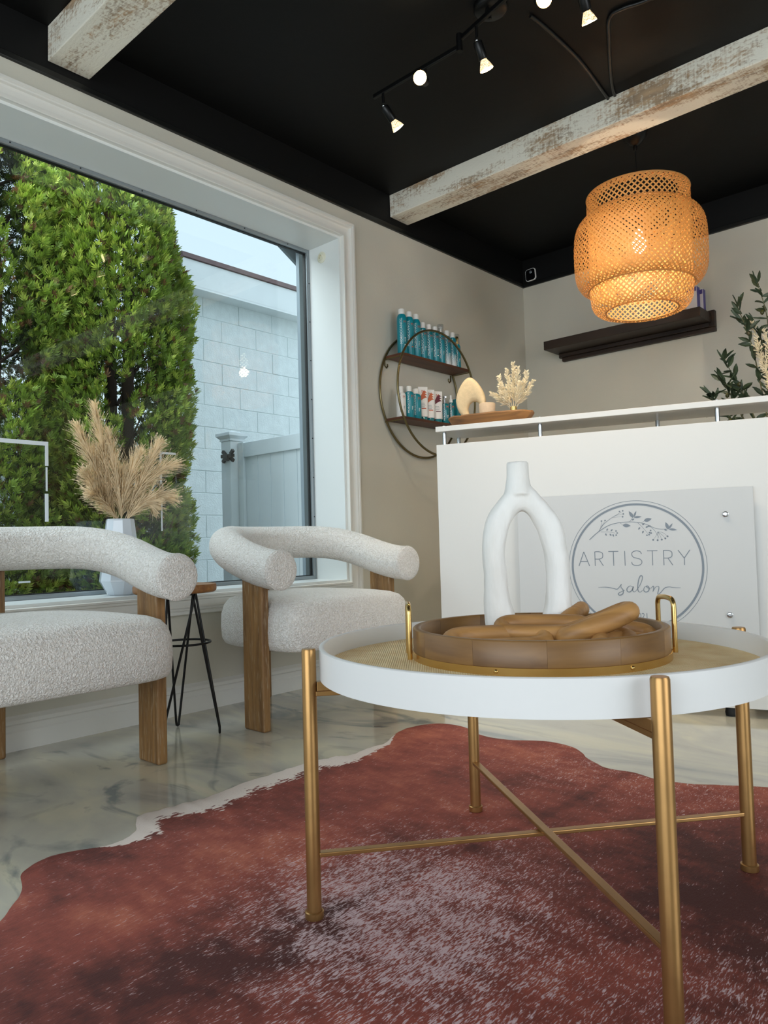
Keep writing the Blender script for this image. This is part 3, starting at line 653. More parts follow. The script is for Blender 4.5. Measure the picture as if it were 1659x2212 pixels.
l = bpy.data.lights.new('pendant_bulb', 'POINT'); l.energy = 8.5; l.color = (1, .84, .62); l.shadow_soft_size = .035
lo = bpy.data.objects.new('pendant_bulb', l); C.objects.link(lo); lo.location = (PX, PY, ZC-.645)
def resample(prof, n):
    P = np.array(prof, float); s = np.concatenate([[0], np.cumsum(np.hypot(*np.diff(P, axis=0).T))]); t = np.linspace(0, s[-1], n)
    return np.stack([np.interp(t, s, P[:, 0]), np.interp(t, s, P[:, 1])], 1), s[-1]
def smoothprof(prof, it=2):
    P = [np.array(p, float) for p in prof]
    for _ in range(it):
        Q = [P[0]]
        for a, b in zip(P[:-1], P[1:]): Q += [a*.75+b*.25, a*.25+b*.75]
        Q.append(P[-1]); P = Q
    return P
def weave(name, prof, count, width, parent, m, ang=1.0, tw=.0009):
    P, Ltot = resample(smoothprof(prof), 64); g = G(); K = len(P); ds = Ltot/(K-1)
    for fam in (-1, 1):
        th = np.zeros(K)
        for i in range(1, K): th[i] = th[i-1]+fam*ang*ds/max(.5*(P[i, 0]+P[i-1, 0]), .05)
        for c in range(count):
            a0 = 2*PI*c/count+(.5*PI/count if fam > 0 else 0); vs = []
            for i in range(K):
                r_, z_ = P[i]; a = a0+th[i]; nx_ = fam*tw
                # surface tangents
                i0, i1 = max(i-1, 0), min(i+1, K-1); dr, dz = P[i1]-P[i0]; q = math.hypot(dr, dz) or 1; dr /= q; dz /= q
                er = Vector((math.cos(a), math.sin(a), 0)); et = Vector((-math.sin(a), math.cos(a), 0)); es = er*dr+Vector((0, 0, dz))
                nr = er*dz-Vector((0, 0, dr)); 
                tang = (es+et*fam*ang).normalized(); sd = nr.cross(tang).normalized()
                wob = tw*math.sin(i*1.9+c*PI)*.6
                c0 = er*r_+Vector((0, 0, z_))+nr*(nx_+wob)
                vs += [c0-sd*width/2, c0+sd*width/2]
            g.add(vs, [(2*i, 2*i+1, 2*i+3, 2*i+2) for i in range(K-1)])
    me = bpy.data.meshes.new(name); me.from_pydata([tuple(v) for v in g.v], [], g.f); me.update()
    o = link(name, me, m, parent); o['kind'] = 'stuff'; return o
zt, zb_ = 2.312-ZC, 1.77-ZC
weave('outer_shade', [(.230, -.425), (.258, -.435), (.295, -.482), (.303, -.56), (.303, -.66), (.299, -.715), (.284, -.755), (.262, -.775), (.240, -.780)], 74, .0066, pen, M['bamboo'])
weave('inner_shade', [(.234, zt), (.236, -.38), (.233, -.50), (.231, -.62), (.232, -.74), (.234, -.81), (.227, -.862), (.200, -.890), (.172, -.894), (.164, -.887)], 56, .0068, pen, M['bamboo'])
weave('top_collar', [(.233, zt+.002), (.222, zt+.006), (.205, zt+.006), (.185, zt-.004)], 56, .0075, pen, M['bamboo'])
for (r_, z_) in ((.235, zt), (.240, -.780), (.164, -.888), (.231, -.427)):
    G().tube([(r_*math.cos(a*PI/36), r_*math.sin(a*PI/36), z_) for a in range(72)], .0035, 6, closed=True).obj('shade_hoop', M['bamboo'], pen, smooth=True)

# ---------------------------------------------------------------- security camera on the upper back wall
sc = empty('security_camera', (-2.626, YB, 2.49), label='small square black security camera with a white edge high in the corner', cat='security camera')
def rrect(w_, h_, r, n=6):
    pts = []
    for cx, cy, a0 in ((w_/2-r, h_/2-r, 0), (-w_/2+r, h_/2-r, PI/2), (-w_/2+r, -h_/2+r, PI), (w_/2-r, -h_/2+r, 1.5*PI)):
        for k in range(n+1): a = a0+PI/2*k/n; pts.append((cx+r*math.cos(a), cy+r*math.sin(a)))
    return pts
rotc = Matrix.Rotation(math.radians(-3), 3, 'Y')
o = G().prism(rrect(.080, .086, .020), 0, .012, lambda x, y, z: rotc@Vector((x, -z, y+.033))).obj('casing', M['whiteplastic'], sc, bevel=.002)
o = G().prism(rrect(.071, .077, .017), .012, .014, lambda x, y, z: rotc@Vector((x, -z, y+.033))).obj('face', M['camglass'], sc)
G().lathe([(.001, 0), (.009, 0), (.010, .003), (.007, .005), (.001, .004)], 18, (0.002, -.014, .050), mtx_to((0, -1, 0))).obj('lens', M['alu'], sc, smooth=True)

# ---------------------------------------------------------------- dark wall shelf on the back wall and boxes on it
ws = empty('wall_shelf', (-1.93, YB, 1.92), label='dark brown wooden ledge shelf on the back wall behind the lamp', cat='shelf')
def wsx(x): return x+1.93
G().box((wsx(-2.43), -.215, -.005), (wsx(-1.429), -.012, .052)).obj('shelf_board', M['darkwood'], ws, bevel=.003)
G().box((wsx(-2.42), -.034, -.030), (wsx(-1.409), 0, .068)).obj('back_rail', M['darkwood'], ws, bevel=.003)
G().box((wsx(-2.40), -.030, -.055), (wsx(-1.409), 0, -.030)).obj('lower_rail', M['darkwood'], ws, bevel=.003)
G().box((wsx(-2.41), -.05, -.030), (wsx(-1.44), -.034, -.006)).obj('support_batten', M['darkwood'], ws, bevel=.002)
def pbox(x0, wd, dp, h, label, rz=0):
    e = empty('product_box', (x0, YB-.125, 1.972), rz, label=label, cat='box')
    G().box((0, 0, 0), (wd, dp, h)).obj('carton', M['boxwhite'], e, bevel=.001)
    G().box((wd, .001, .002), (wd+.0008, dp-.001, h-.002)).obj('side_print', M['purple'], e)
    G().box((.002, .0, h-.03), (wd-.002, -.0006, h-.004)).obj('front_print', M['purple'], e)
pbox(-1.535, .062, .05, .152, 'white and violet box on the dark shelf, nearer the lamp', 0)
pbox(-1.500, .045, .04, .142, 'narrow white and violet box at the right end of the dark shelf', 0)
bpy.data.objects['product_box.001'].location.y = YB-.075

# ---------------------------------------------------------------- round double-ring wall shelf
RY, RZ, RR = 3.326, 1.52, .355
rs_ = empty('round_wall_shelf', (XW, RY, RZ-RR), label='round bronze double-ring wall shelf with two wooden boards', cat='shelf')
def rl(x, y, z): return (x-XW, y-RY, z-(RZ-RR))
for xo, nm in ((XW+.012, 'back_ring'), (XW+.140, 'front_ring')):
    G().tube([rl(xo, RY+RR*math.cos(a*PI/48), RZ+RR*math.sin(a*PI/48)) for a in range(96)], .0065, 10, closed=True).obj(nm, M['bronze'], rs_, smooth=True)
for zc_, hw in ((1.705, .306), (1.358, .315)):
    G().box(rl(XW+.012, RY-hw, zc_-.014), rl(XW+.140, RY+hw, zc_)).obj('shelf_board', M['shelfwood'], rs_, bevel=.001)
    for s in (-1, 1):
        G().tube([rl(XW+.012, RY+s*(hw+.002), zc_-.018), rl(XW+.14, RY+s*(hw+.002), zc_-.018)], .004, 8).obj('cross_rod', M['bronze'], rs_, smooth=True)
for s in (-1, 1):
    G().tube([rl(XW+.004, RY+s*.30, 1.69), rl(XW+.004, RY+s*.30, 1.655), rl(XW+.004, RY+s*.288, 1.645), rl(XW+.004, RY+s*.278, 1.655), rl(XW+.004, RY+s*.28, 1.668)], .004, 8).obj('hanging_tab', M['bronze'], rs_, smooth=True)

# ---------------------------------------------------------------- text helper
def text_mesh(s, size, name='lettering'):
    cu = bpy.data.curves.new(name, 'FONT'); cu.body = s; cu.size = size; cu.resolution_u = 2; cu.align_x = 'CENTER'; cu.align_y = 'CENTER'
    o = bpy.data.objects.new(name, cu); C.objects.link(o); dg = bpy.context.evaluated_depsgraph_get(); me = bpy.data.meshes.new_from_object(o.evaluated_get(dg)); bpy.data.objects.remove(o); bpy.data.curves.remove(cu)
    return me
TXT = {}
def text_data(s, size):
    k = (s, size)
    if k not in TXT:
        me = text_mesh(s, size); TXT[k] = ([v.co.copy() for v in me.vertices], [tuple(p.vertices) for p in me.polygons]); bpy.data.meshes.remove(me)
    return TXT[k]
def text_on_can(s, size, r, zc, face, vertical=True, gap=.0006):
    """lettering wrapped on a cylinder of radius r; face = angle the text centre looks to"""
    vs, fs = text_data(s, size); out = []
    for v in vs:
        x, y = (-v.y, v.x) if vertical else (v.x, v.y)
        a = face+x/r; out.append(((r+gap)*math.cos(a), (r+gap)*math.sin(a), zc+y))
    g = G(); g.add(out, fs); return g

# ---------------------------------------------------------------- bottles
FACE = -.62                                                       # labels look into the room, slightly towards the seats
def bname(e, g, nm, m): 
    me = bpy.data.meshes.new(nm); me.from_pydata([tuple(v) for v in g.v], [], g.f); me.update(); return link(nm, me, m, e)
def can(x, y, z, h, r, hc, label, group, body='teal', bar=None, off=0, cap='plain', neck=.7):
    e = empty('hair_bottle', (x, y, z), label=label, cat='bottle', group=group); hb = h-hc
    G().lathe([(.001, 0), (r*.93, 0), (r, .003), (r, hb*.86), (r*.97, hb*.92), (r*.84, hb*.97), (r*neck, hb), (.001, hb)], 28).obj('bottle_body', M[body], e, smooth=True)
    if cap == 'plain':
        G().lathe([(.001, hb), (r*neck*.93, hb), (r*neck*.93, h-.004), (r*neck*.85, h), (.001, h)], 22).obj('cap', M['whiteplastic'], e, smooth=True)
    elif cap == 'clear':
        G().lathe([(.001, hb), (r*.3, hb), (r*.28, hb+hc*.5), (r*.6, hb+hc*.6), (r*.3, hb+hc*.8), (.001, hb+hc*.82)], 16).obj('pump', M['whiteplastic'] if off == 0 else M['brass'], e, smooth=True)
        G().lathe([(r*.78, hb), (r*.78, h-.003), (r*.7, h), (.001, h)], 20, caps=False).obj('clear_cap', M['clearglass'], e, smooth=True)
    elif cap == 'pump':
        G().lathe([(.001, hb), (r*.45, hb), (r*.45, hb+hc*.5), (r*.2, hb+hc*.55), (r*.2, hb+hc*.8), (.001, hb+hc*.8)], 16).tube([(0, 0, h-.006), (.018, -.012, h-.008)], .005, 8).lathe([(.001, h-.012), (r*.4, h-.01), (r*.4, h), (.001, h)], 14).obj('pump', M['chrome'], e, smooth=True)
    elif cap == 'spray':
        G().lathe([(.001, hb), (r*.6, hb), (r*.55, hb+hc*.45), (r*.32, hb+hc*.5), (r*.32, h), (.001, h)], 16).obj('spray_nozzle', M['whiteplastic'], e, smooth=True)
    pc = M['print'] if body != 'whiteplastic' else M['greyprint']
    bname(e, text_on_can('MOROCCANOIL', min(.0195, hb*.105), r, hb*.58, FACE-.38), 'lettering', pc)
    bname(e, text_on_can('M', .022, r, hb*.80, FACE+.42, False), 'emblem', M['orange'])
    g = G()
    for k in range(4):
        a0, a1 = FACE+.28, FACE+.62-.06*k; zz = hb*(.42-.035*k)
        g.add([((r+.0005)*math.cos(a), (r+.0005)*math.sin(a), zz+dz) for dz in (0, .0028) for a in (a0, (a0+a1)/2, a1)], [(0, 1, 4, 3), (1, 2, 5, 4)])
    if bar is not None:
        gg = G(); zz = hb*.24; gg.add([((r+.0006)*math.cos(a), (r+.0006)*math.sin(a), zz+dz) for dz in (0, .006) for a in (FACE+.22, FACE+.42, FACE+.62)], [(0, 1, 4, 3), (1, 2, 5, 4)]); bname(e, gg, 'colour_bar', bar)
    bname(e, g, 'small_print', pc)
    return e
def tube_(x, y, z, h, wd, label, group, base='tealdeep', swirl=None, tilt=0, up=True):
    e = empty('cream_tube', (x, y, z), label=label, cat='tube', group=group); e.rotation_euler = (0, tilt, 0)
    n = 24; hb = .028
    def sec(t, z): # ellipse from round (t=0) to flat (t=1)
        a_ = wd/2*(1+.10*t); b_ = wd/2*.78*(1-t)+.0015
        return [(b_*math.cos(2*PI*k/n), a_*math.sin(2*PI*k/n), z) for k in range(n)]
    vs = []; K = 9
    for i in range(K): t = i/(K-1); vs += sec(t**.8, hb+(h-hb)*t)
    fs = [tuple(range(n-1, -1, -1)), tuple(range((K-1)*n, K*n))]+[(i*n+k, i*n+(k+1) % n, (i+1)*n+(k+1) % n, (i+1)*n+k) for i in range(K-1) for k in range(n)]
    ca, sa = math.cos(FACE), math.sin(FACE); rot = lambda v: (v[0]*ca-v[1]*sa, v[0]*sa+v[1]*ca, v[2])
    G().add([rot(v) for v in vs], fs).obj('tube_body', M['whiteplastic'], e, smooth=True)
    G().lathe([(.001, 0), (wd*.42, 0), (wd*.42, hb-.004), (wd*.38, hb), (.001, hb)], 22).obj('tube_cap', M[base], e, smooth=True)
    def front(y_, z_, gap=.0012): # point on front face
        t = max(0, min(1, (z_-hb)/(h-hb)))**.8; a_ = wd/2*(1+.1*t); b_ = wd/2*.78*(1-t)+.0015
        return rot((b_*math.sqrt(max(0, 1-(y_/a_)**2))+gap, y_, z_))
    vs, f = text_data('M', .026); bname(e, G().add([front(v.x, h*.86+v.y) for v in vs], f), 'emblem', M['orange'])
    g = G()
    for k in range(5): g.add([front(yy, h*(.52-.035*k)+dz) for dz in (0, .002) for yy in (-wd*.3, 0, wd*(.1+.05*(k % 3)))], [(0, 1, 4, 3), (1, 2, 5, 4)])
    bname(e, g, 'small_print', M['greyprint'])
    if swirl:
        g = G()
        for s in range(3):
            pts = []; K = 9
            for i in range(K):
                t = i/(K-1); yy = -wd*.30+wd*.72*t; zz = h*(.70-.06*s)+.016*math.sin(t*2.6+.2*s)+.02*t; w_ = .0085*math.sin(PI*min(1, t+.08))+.001
                pts += [front(min(yy, wd*.45), zz-w_), front(min(yy, wd*.45), zz+w_)]
            g.add(pts, [(2*i, 2*i+1, 2*i+3, 2*i+2) for i in range(K-1)])
        bname(e, g, 'colour_swirl', M[swirl])
        g = G().add([front(yy, h*.36+dz) for dz in (0, .005) for yy in (-wd*.25, 0, wd*.25)], [(0, 1, 4, 3), (1, 2, 5, 4)]); bname(e, g, 'colour_bar', M[swirl])
    return e
GU, GL = 'hair products on the upper board of the round shelf', 'hair products on the lower board of the round shelf'
XB = -2.62; ZU, ZL = 1.7055, 1.3585
ups = [(3.094, .262, .0275, .03, 'tall teal spray can with white cap, leftmost on the upper board', 'teal', 'print', 0, 'plain'),
       (3.156, .260, .0270, .03, 'tall teal spray can with an orange bar, second on the upper board', 'teal', 'copper', 0, 'plain'),
       (3.216, .258, .0270, .03, 'tall teal spray can, third from the left on the upper board', 'teal', 'greyprint', 0, 'plain'),
       (3.276, .224, .0245, .033, 'shorter teal bottle just right of the three tall cans', 'teal', None, 0, 'plain'),
       (3.332, .223, .0245, .033, 'shorter teal bottle, fifth from the left on the upper board', 'teal', None, 0, 'plain'),
       (3.388, .222, .0245, .027, 'teal bottle with a white bar, sixth on the upper board', 'teal', 'print', 0, 'plain'),
       (3.444, .247, .0240, .050, 'teal bottle with a clear domed cap over a white pump', 'teal', None, 0, 'clear'),
       (3.502, .221, .0235, .033, 'teal can fading to white, left one of the pair', 'tealfade', None, 0, 'plain'),
       (3.557, .220, .0235, .031, 'teal can fading to white, right one of the pair', 'tealfade', None, 0, 'plain')]
for y, h, r, hc, lab, body, bar, off, cap in ups: can(XB, y, ZU, h, r, hc, lab, GU, body, M[bar] if bar else None, off, cap, .70)
can(XB, 3.602, ZU, .219, .022, .062, 'teal bottle with a golden pump under a clear cap at the right', GU, 'teal', None, 1, 'clear')
tube_(XB-.035, 3.6, ZU, .212, .046, 'plain white tube standing behind the last teal bottle', GU, 'whiteplastic')
bpy.data.objects['cream_tube'].location.y = 3.618; bpy.data.objects['cream_tube'].location.x = -2.655
can(XB+.01, 3.058, ZL, .172, .027, .034, 'white bottle at the left end of the lower board', GL, 'whiteplastic', None, 0, 'plain', .6)
can(XB+.018, 3.118, ZL, .180, .027, .030, 'teal bottle with white cap, second on the lower board', GL, 'teal', None, 0, 'plain', .6)
can(XB-.045, 3.13, ZL, .170, .021, .03, 'slim white bottle half hidden behind the teal one', GL, 'whiteplastic', None, 0, 'plain', .7)
can(XB+.005, 3.190, ZL, .178, .031, .03, 'stout teal bottle with white cap in the middle of the lower board', GL, 'teal', None, 0, 'plain', .62)
tube_(XB, 3.262, ZL, .200, .052, 'white tube with a brown swirl, leftmost of the three tubes', GL, 'tealdeep', 'orange')
tube_(XB, 3.326, ZL, .193, .050, 'white tube with a copper orange swirl, middle of the three tubes', GL, 'tealdeep', 'copper')
tube_(XB, 3.394, ZL, .192, .056, 'white tube with a burgundy swirl, rightmost of the three tubes', GL, 'tealdeep', 'burgundy')
can(XB, 3.462, ZL, .172, .026, .042, 'rounded teal bottle with a chrome pump on the lower board', GL, 'tealdeep', None, 0, 'pump', .5)
can(XB, 3.525, ZL, .186, .019, .045, 'slim green teal spray bottle with white nozzle on the lower board', GL, 'tealdeep', None, 0, 'spray', .7)
e = empty('hair_product_box', (XB-.01, 3.586, ZL), -.1, label='teal carton at the right end of the lower board', cat='box')
G().box((-.02, -.022, 0), (.03, .022, .168)).obj('carton', M['tealdeep'], e, bevel=.001)
bname(e, G().add([(.0306, -v.y*0+v.x, v.y+.09) for v in text_data('M', .022)[0]], text_data('M', .022)[1]), 'emblem', M['orange'])

# ---------------------------------------------------------------- reception desk (rotated 17.5 degrees)
DA = math.radians(17.5); DO = Vector((-1.996, 2.569, 0))
dsk = empty('reception_desk', DO, DA, label='white reception desk with a raised white counter top', cat='desk')
G().box((0, 0, .035), (1.95, .022, 1.103)).obj('front_panel', M['desk'], dsk, bevel=.001)
G().box((0, .0225, .035), (.022, .62, 1.103)).obj('side_panel', M['desk'], dsk, bevel=.001)
G().box((1.928, .0225, .035), (1.95, .62, 1.103)).obj('side_panel', M['desk'], dsk, bevel=.001)
G().box((.023, .023, 1.075), (1.927, .25, 1.095)).obj('ledge', M['desk'], dsk, bevel=.001)
G().box((.023, .25, .73), (1.927, .62, .755)).obj('worktop', M['desk'], dsk, bevel=.001)
ct = G().box((-.001, -.004, 1.160), (1.955, .262, 1.183)).obj('counter_top', M['desk'], dsk, bevel=.0015)
for u in (.028, .452, 1.128, 1.8):
    so = G().tube([(u, .030, 1.0955), (u, .030, 1.160)], .0085, 16).obj('standoff', M['chrome'], dsk, smooth=True)
    G().lathe([(.001, 1.183), (.0085, 1.183), (.0085, 1.1885), (.001, 1.1885)], 14, (u, .03, 0)).obj('standoff_cap', M['chrome'], so, smooth=True)
for u in (.028, .9, 1.8): G().tube([(u, .225, 1.0955), (u, .225, 1.160)], .0085, 16).obj('standoff', M['chrome'], dsk, smooth=True)
for u in (.06, 1.13, 1.88):
    for v in (.035, .56): G().lathe([(.001, 0), (.02, 0), (.022, .012), (.018, .035), (.001, .035)], 18, (u, v, 0)).obj('foot', M['rubber'], dsk, smooth=True)

# magazines on the ledge
mg = empty('magazine', DO+Matrix.Rotation(DA, 3, 'Z')@Vector((.20, .10, 1.0955)), DA+.05, label='black and white patterned magazine lying under the raised counter', cat='magazine')
G().box((0, 0, 0), (.21, .15, .008)).obj('pages', M['paper'], mg)
g = G()
for k in range(26):
    x, y = random.uniform(.01, .17), random.uniform(.0, .12); g.box((x, y, .008), (x+random.uniform(.005, .03), y+random.uniform(.004, .02), .0086))
for k in range(14): x = random.uniform(.0, .19); g.box((x, -.0006, .001), (x+random.uniform(.004, .015), 0, .007))
g.obj('cover_print', M['rubber'], mg)

# ---------------------------------------------------------------- sign panel
sg = empty('salon_sign', DO+Matrix.Rotation(DA, 3, 'Z')@Vector((.796, -.02, .28)), DA, label='pale grey salon sign panel fixed to the desk front', cat='sign')
def sgp(u, z): return (u-.796, z-.28)
G().box((-.439, -.006, 0), (.439, 0, .572)).obj('sign_panel', M['signpanel'], sg, bevel=.0008)
for u in (.470, 1.140):
    for z in (.752, .380):
        a, b = sgp(u, z)
        so = G().lathe([(.001, -.0198), (.0095, -.0198), (.0095, .006), (.001, .006)], 20, (a, 0, b), mtx_to((0, -1, 0))).lathe([(.001, .006), (.0105, .006), (.0105, .012), (.008, .0135), (.001, .0125)], 24, (a, 0, b), mtx_to((0, -1, 0))).obj('sign_standoff', M['chrome'], sg, smooth=True)
def flat(g, name):
    """2D strokes (x right, y up) -> on the sign face"""
    me = bpy.data.meshes.new(name); me.from_pydata([(v[0], -.0066, v[1]) for v in g.v], [], g.f); me.update(); return link(name, me, M['greyprint'], sg)
def stroke(g, pts, w_, closed=False, taper=None):
    P = [Vector((p[0], p[1])) for p in pts]; n = len(P); vs = []
    for i, p in enumerate(P):
        t = (P[(i+1) % n]-P[i-1]) if closed else (P[min(i+1, n-1)]-P[max(i-1, 0)])
        if t.length < 1e-9: t = Vector((1, 0))
        t.normalize(); nn = Vector((-t.y, t.x)); ww = (w_ if not callable(w_) else w_(i/(n-1)))/2
        vs += [(p.x-nn.x*ww, p.y-nn.y*ww), (p.x+nn.x*ww, p.y+nn.y*ww)]
    m_ = n if closed else n-1
    g.add([(a, b, 0) for a, b in vs], [(2*i, 2*i+1, 2*((i+1) % n)+1, 2*((i+1) % n)) for i in range(m_)]); return g
def bez(pts, k=10):
    P = [Vector((p[0], p[1])) for p in pts]; out = []
    for i in range(len(P)-1):
        a, b, c, d = P[max(i-1, 0)], P[i], P[i+1], P[min(i+2, len(P)-1)]
        for q in range(k):
            t = q/k; out.append(.5*((2*b)+(-a+c)*t+(2*a-5*b+4*c-d)*t*t+(-a+3*b-3*c+d)*t**3))
    out.append(P[-1]); return out
LC = sgp(.816, .563)
for r_, w_, nm in ((.2405, .0078, 'logo_ring'), (.2545, .0017, 'logo_outer_ring')):
    flat(stroke(G(), [(LC[0]+r_*math.cos(a*PI/60), LC[1]+r_*math.sin(a*PI/60)) for a in range(120)], w_, True), nm)
# ARTISTRY as thin strokes
def letter(ch, x, y, w_, h, g, t=.0030):
    def S(*p): stroke(g, [(x+a*w_, y+b*h) for a, b in p], t)
    if ch == 'A': S((0, 0), (.5, 1)); S((.5, 1), (1, 0)); S((.17, .33), (.83, .33))
    if ch == 'R': S((.08, 0), (.08, 1)); stroke(g, bez([(x+.08*w_, y+h*.985), (x+.55*w_, y+h*.985), (x+.86*w_, y+h*.9), (x+.92*w_, y+h*.74), (x+.86*w_, y+h*.57), (x+.55*w_, y+h*.48), (x+.08*w_, y+h*.48)], 5), t); S((.5, .48), (.95, 0))
    if ch == 'T': S((0, .985), (1, .985)); S((.5, 0), (.5, .985))
    if ch == 'I': S((.5, 0), (.5, 1))
    if ch == 'S': stroke(g, bez([(x+a*w_, y+b*h) for a, b in ((.95, .78), (.85, .93), (.5, 1.0), (.15, .92), (.05, .75), (.2, .57), (.5, .5), (.82, .42), (.97, .25), (.85, .07), (.5, 0), (.12, .07), (.02, .24))], 5), t)
    if ch == 'Y': S((0, 1), (.5, .46)); S((1, 1), (.5, .46)); S((.5, .46), (.5, 0))
widths = dict(A=.042, R=.036, T=.038, I=.010, S=.040, Y=.042); gap = (.413-sum(widths[c] for c in 'ARTISTRY'))/7
x = .600; g = G()
for ch in 'ARTISTRY':
    a, b = sgp(x, .566); letter(ch, a, b, widths[ch], .057, g); x += widths[ch]+gap
flat(g, 'artistry_lettering')
# script 'salon' with swashes (units relative to baseline z=.462)
g = G()
def SC(pts, w_=.0026): a, b = sgp(0, .463); stroke(g, bez([(a+u, b+v) for u, v in pts], 8), w_ if callable(w_) else (lambda t: w_*(.55+.75*math.sin(PI*t))))
SC([(.672, .018), (.700, .0195), (.728, .015), (.744, .012), (.756, .026), (.7605, .032)], .0024)          # left swash
SC([(.7605, .032), (.758, .020), (.766, .008), (.764, -.006), (.752, -.012), (.747, -.006), (.757, .001), (.772, .008)], .0030)   # s
SC([(.802, .020), (.792, .024), (.781, .015), (.781, .004), (.790, .001), (.800, .010), (.804, .022), (.801, .008), (.806, .001), (.814, .006)], .0030)  # a
SC([(.814, .006), (.828, .026), (.838, .050), (.838, .062), (.831, .062), (.824, .044), (.820, .016), (.823, .003), (.830, .001), (.838, .008)], .0030)  # l
SC([(.856, .023), (.846, .020), (.842, .008), (.848, .001), (.858, .004), (.862, .014), (.858, .023), (.852, .023), (.858, .016), (.870, .016)], .0030)  # o
SC([(.870, .016), (.876, .023), (.879, .018), (.875, .002)], .0030); SC([(.875, .002), (.886, .020), (.896, .022), (.897, .014), (.893, -.002), (.894, -.008), (.904, .000), (.918, .016), (.934, .0205), (.950, .018), (.975, .017)], .0026)  # n + swash
flat(g, 'salon_lettering')
vs, fs = text_data('2021', .031); a, b = sgp(.830, .371); g = G().add([(v.x*.86+a, v.y+b, 0) for v in vs], fs); flat(g, 'year_lettering')
# botanical sprig
g = G()
def B_(pts, w_=.0022): stroke(g, bez([sgp(u, z) for u, z in pts], 8), lambda t: w_*(1.0-.5*t))
def leaf2(u, z, ang, L_, w_):
    a, b = sgp(u, z); n = 10; ca, sa = math.cos(ang), math.sin(ang); P = []
    for i in range(n+1): t = i/n; P.append((t*L_, w_*math.sin(PI*t**.8)/2))
    for i in range(n-1, 0, -1): t = i/n; P.append((t*L_, -w_*math.sin(PI*t**.8)/2))
    g.add([(a+x*ca-y*sa, b+x*sa+y*ca, 0) for x, y in P], [tuple(range(len(P)))])
def berry(u, z, r_=.0032): a, b = sgp(u, z); g.add([(a+r_*math.cos(k*PI/5), b+r_*math.sin(k*PI/5), 0) for k in range(10)], [tuple(range(10))])
B_([(.645, .670), (.680, .700), (.730, .728), (.795, .736), (.850, .728), (.900, .706), (.942, .704)], .0030)
B_([(.682, .702), (.700, .728), (.730, .752), (.770, .775)]); B_([(.690, .716), (.694, .740)], .0014); B_([(.690, .716), (.708, .743)], .0014)
for u, z in ((.694, .743), (.708, .745), (.776, .780), (.778, .768), (.775, .757), (.764, .778)): berry(u, z)
B_([(.745, .762), (.778, .768)], .0013); B_([(.735, .756), (.775, .757)], .0013)
B_([(.800, .736), (.815, .756)], .0018); leaf2(.814, .752, 2.1, .030, .012); leaf2(.816, .754, 1.15, .026, .007); leaf2(.816, .753, .05, .030, .008)
leaf2(.808, .742, .5, .012, .006)
B_([(.765, .733), (.775, .724)], .0014); leaf2(.774, .724, -.12, .030, .014); B_([(.843, .730), (.855, .738)], .0014); leaf2(.853, .738, .25, .030, .014)
B_([(.690, .700), (.720, .699), (.745, .694)], .0016)
for u, z in ((.748, .702), (.752, .694), (.748, .686)): berry(u, z)
for u, z, an in ((.712, .704, 1.0), (.728, .702, .8), (.708, .694, -1.3), (.724, .692, -1.0), (.735, .690, -1.2)): leaf2(u, z, an, .011, .006)
B_([(.830, .732), (.848, .712), (.866, .688)], .0016)
for u, z in ((.872, .692), (.876, .700), (.862, .682), (.870, .684), (.878, .690)): berry(u, z)
for u, z, an in ((.846, .722, .6), (.858, .712, .4), (.838, .714, -2.2), (.850, .700, -2.0), (.866, .716, .2)): leaf2(u, z, an, .012, .006)
B_([(.868, .722), (.890, .700), (.905, .672)], .0016)
for u, z in ((.884, .664), (.900, .662), (.915, .664), (.928, .668), (.936, .676)): B_([(.902, .694), ((u+.905)/2, z+.014), (u, z)], .0012); berry(u, z, .0036)
leaf2(.940, .704, 1.9, .028, .012); leaf2(.941, .704, .95, .026, .007); leaf2(.942, .703, -.12, .030, .008); leaf2(.925, .702, -.3, .012, .006)
flat(g, 'botanical_sprig')

# ---------------------------------------------------------------- things on the counter
RD = Matrix.Rotation(DA, 3, 'Z')
def dpos(u, v, z): return DO+RD@Vector((u, v, z))
bd = empty('dough_bowl', dpos(.212, .13, 1.1835), DA, label='long rustic brown wooden bowl on the counter', cat='bowl')
g = G(); n = 48; secs = [(.78, .60, 0), (.90, .78, .012), (1.0, 1.0, .036), (.985, .97, .041), (.93, .86, .036), (.80, .70, .026), (.5, .45, .024)]
vs = []
for a_, b_, z_ in secs:
    for k in range(n):
        t = 2*PI*k/n; ex = .7; c_, s_ = math.cos(t), math.sin(t)
        x = math.copysign(abs(c_)**ex, c_)*.193*a_; y = math.copysign(abs(s_)**ex, s_)*.085*b_
        vs.append((x, y, z_+.003*noise.noise(Vector((x*30, y*30, 1)))*(z_ > .03)))
fs = [tuple(range(n-1, -1, -1)), tuple(range((len(secs)-1)*n, len(secs)*n))]+[(i*n+k, i*n+(k+1) % n, (i+1)*n+(k+1) % n, (i+1)*n+k) for i in range(len(secs)-1) for k in range(n)]
g.add(vs, fs).obj('bowl_body', M['bowlwood'], bd, smooth=True)
bd.scale = (1, 1, 1.25); ZT = 1.1835+.0308
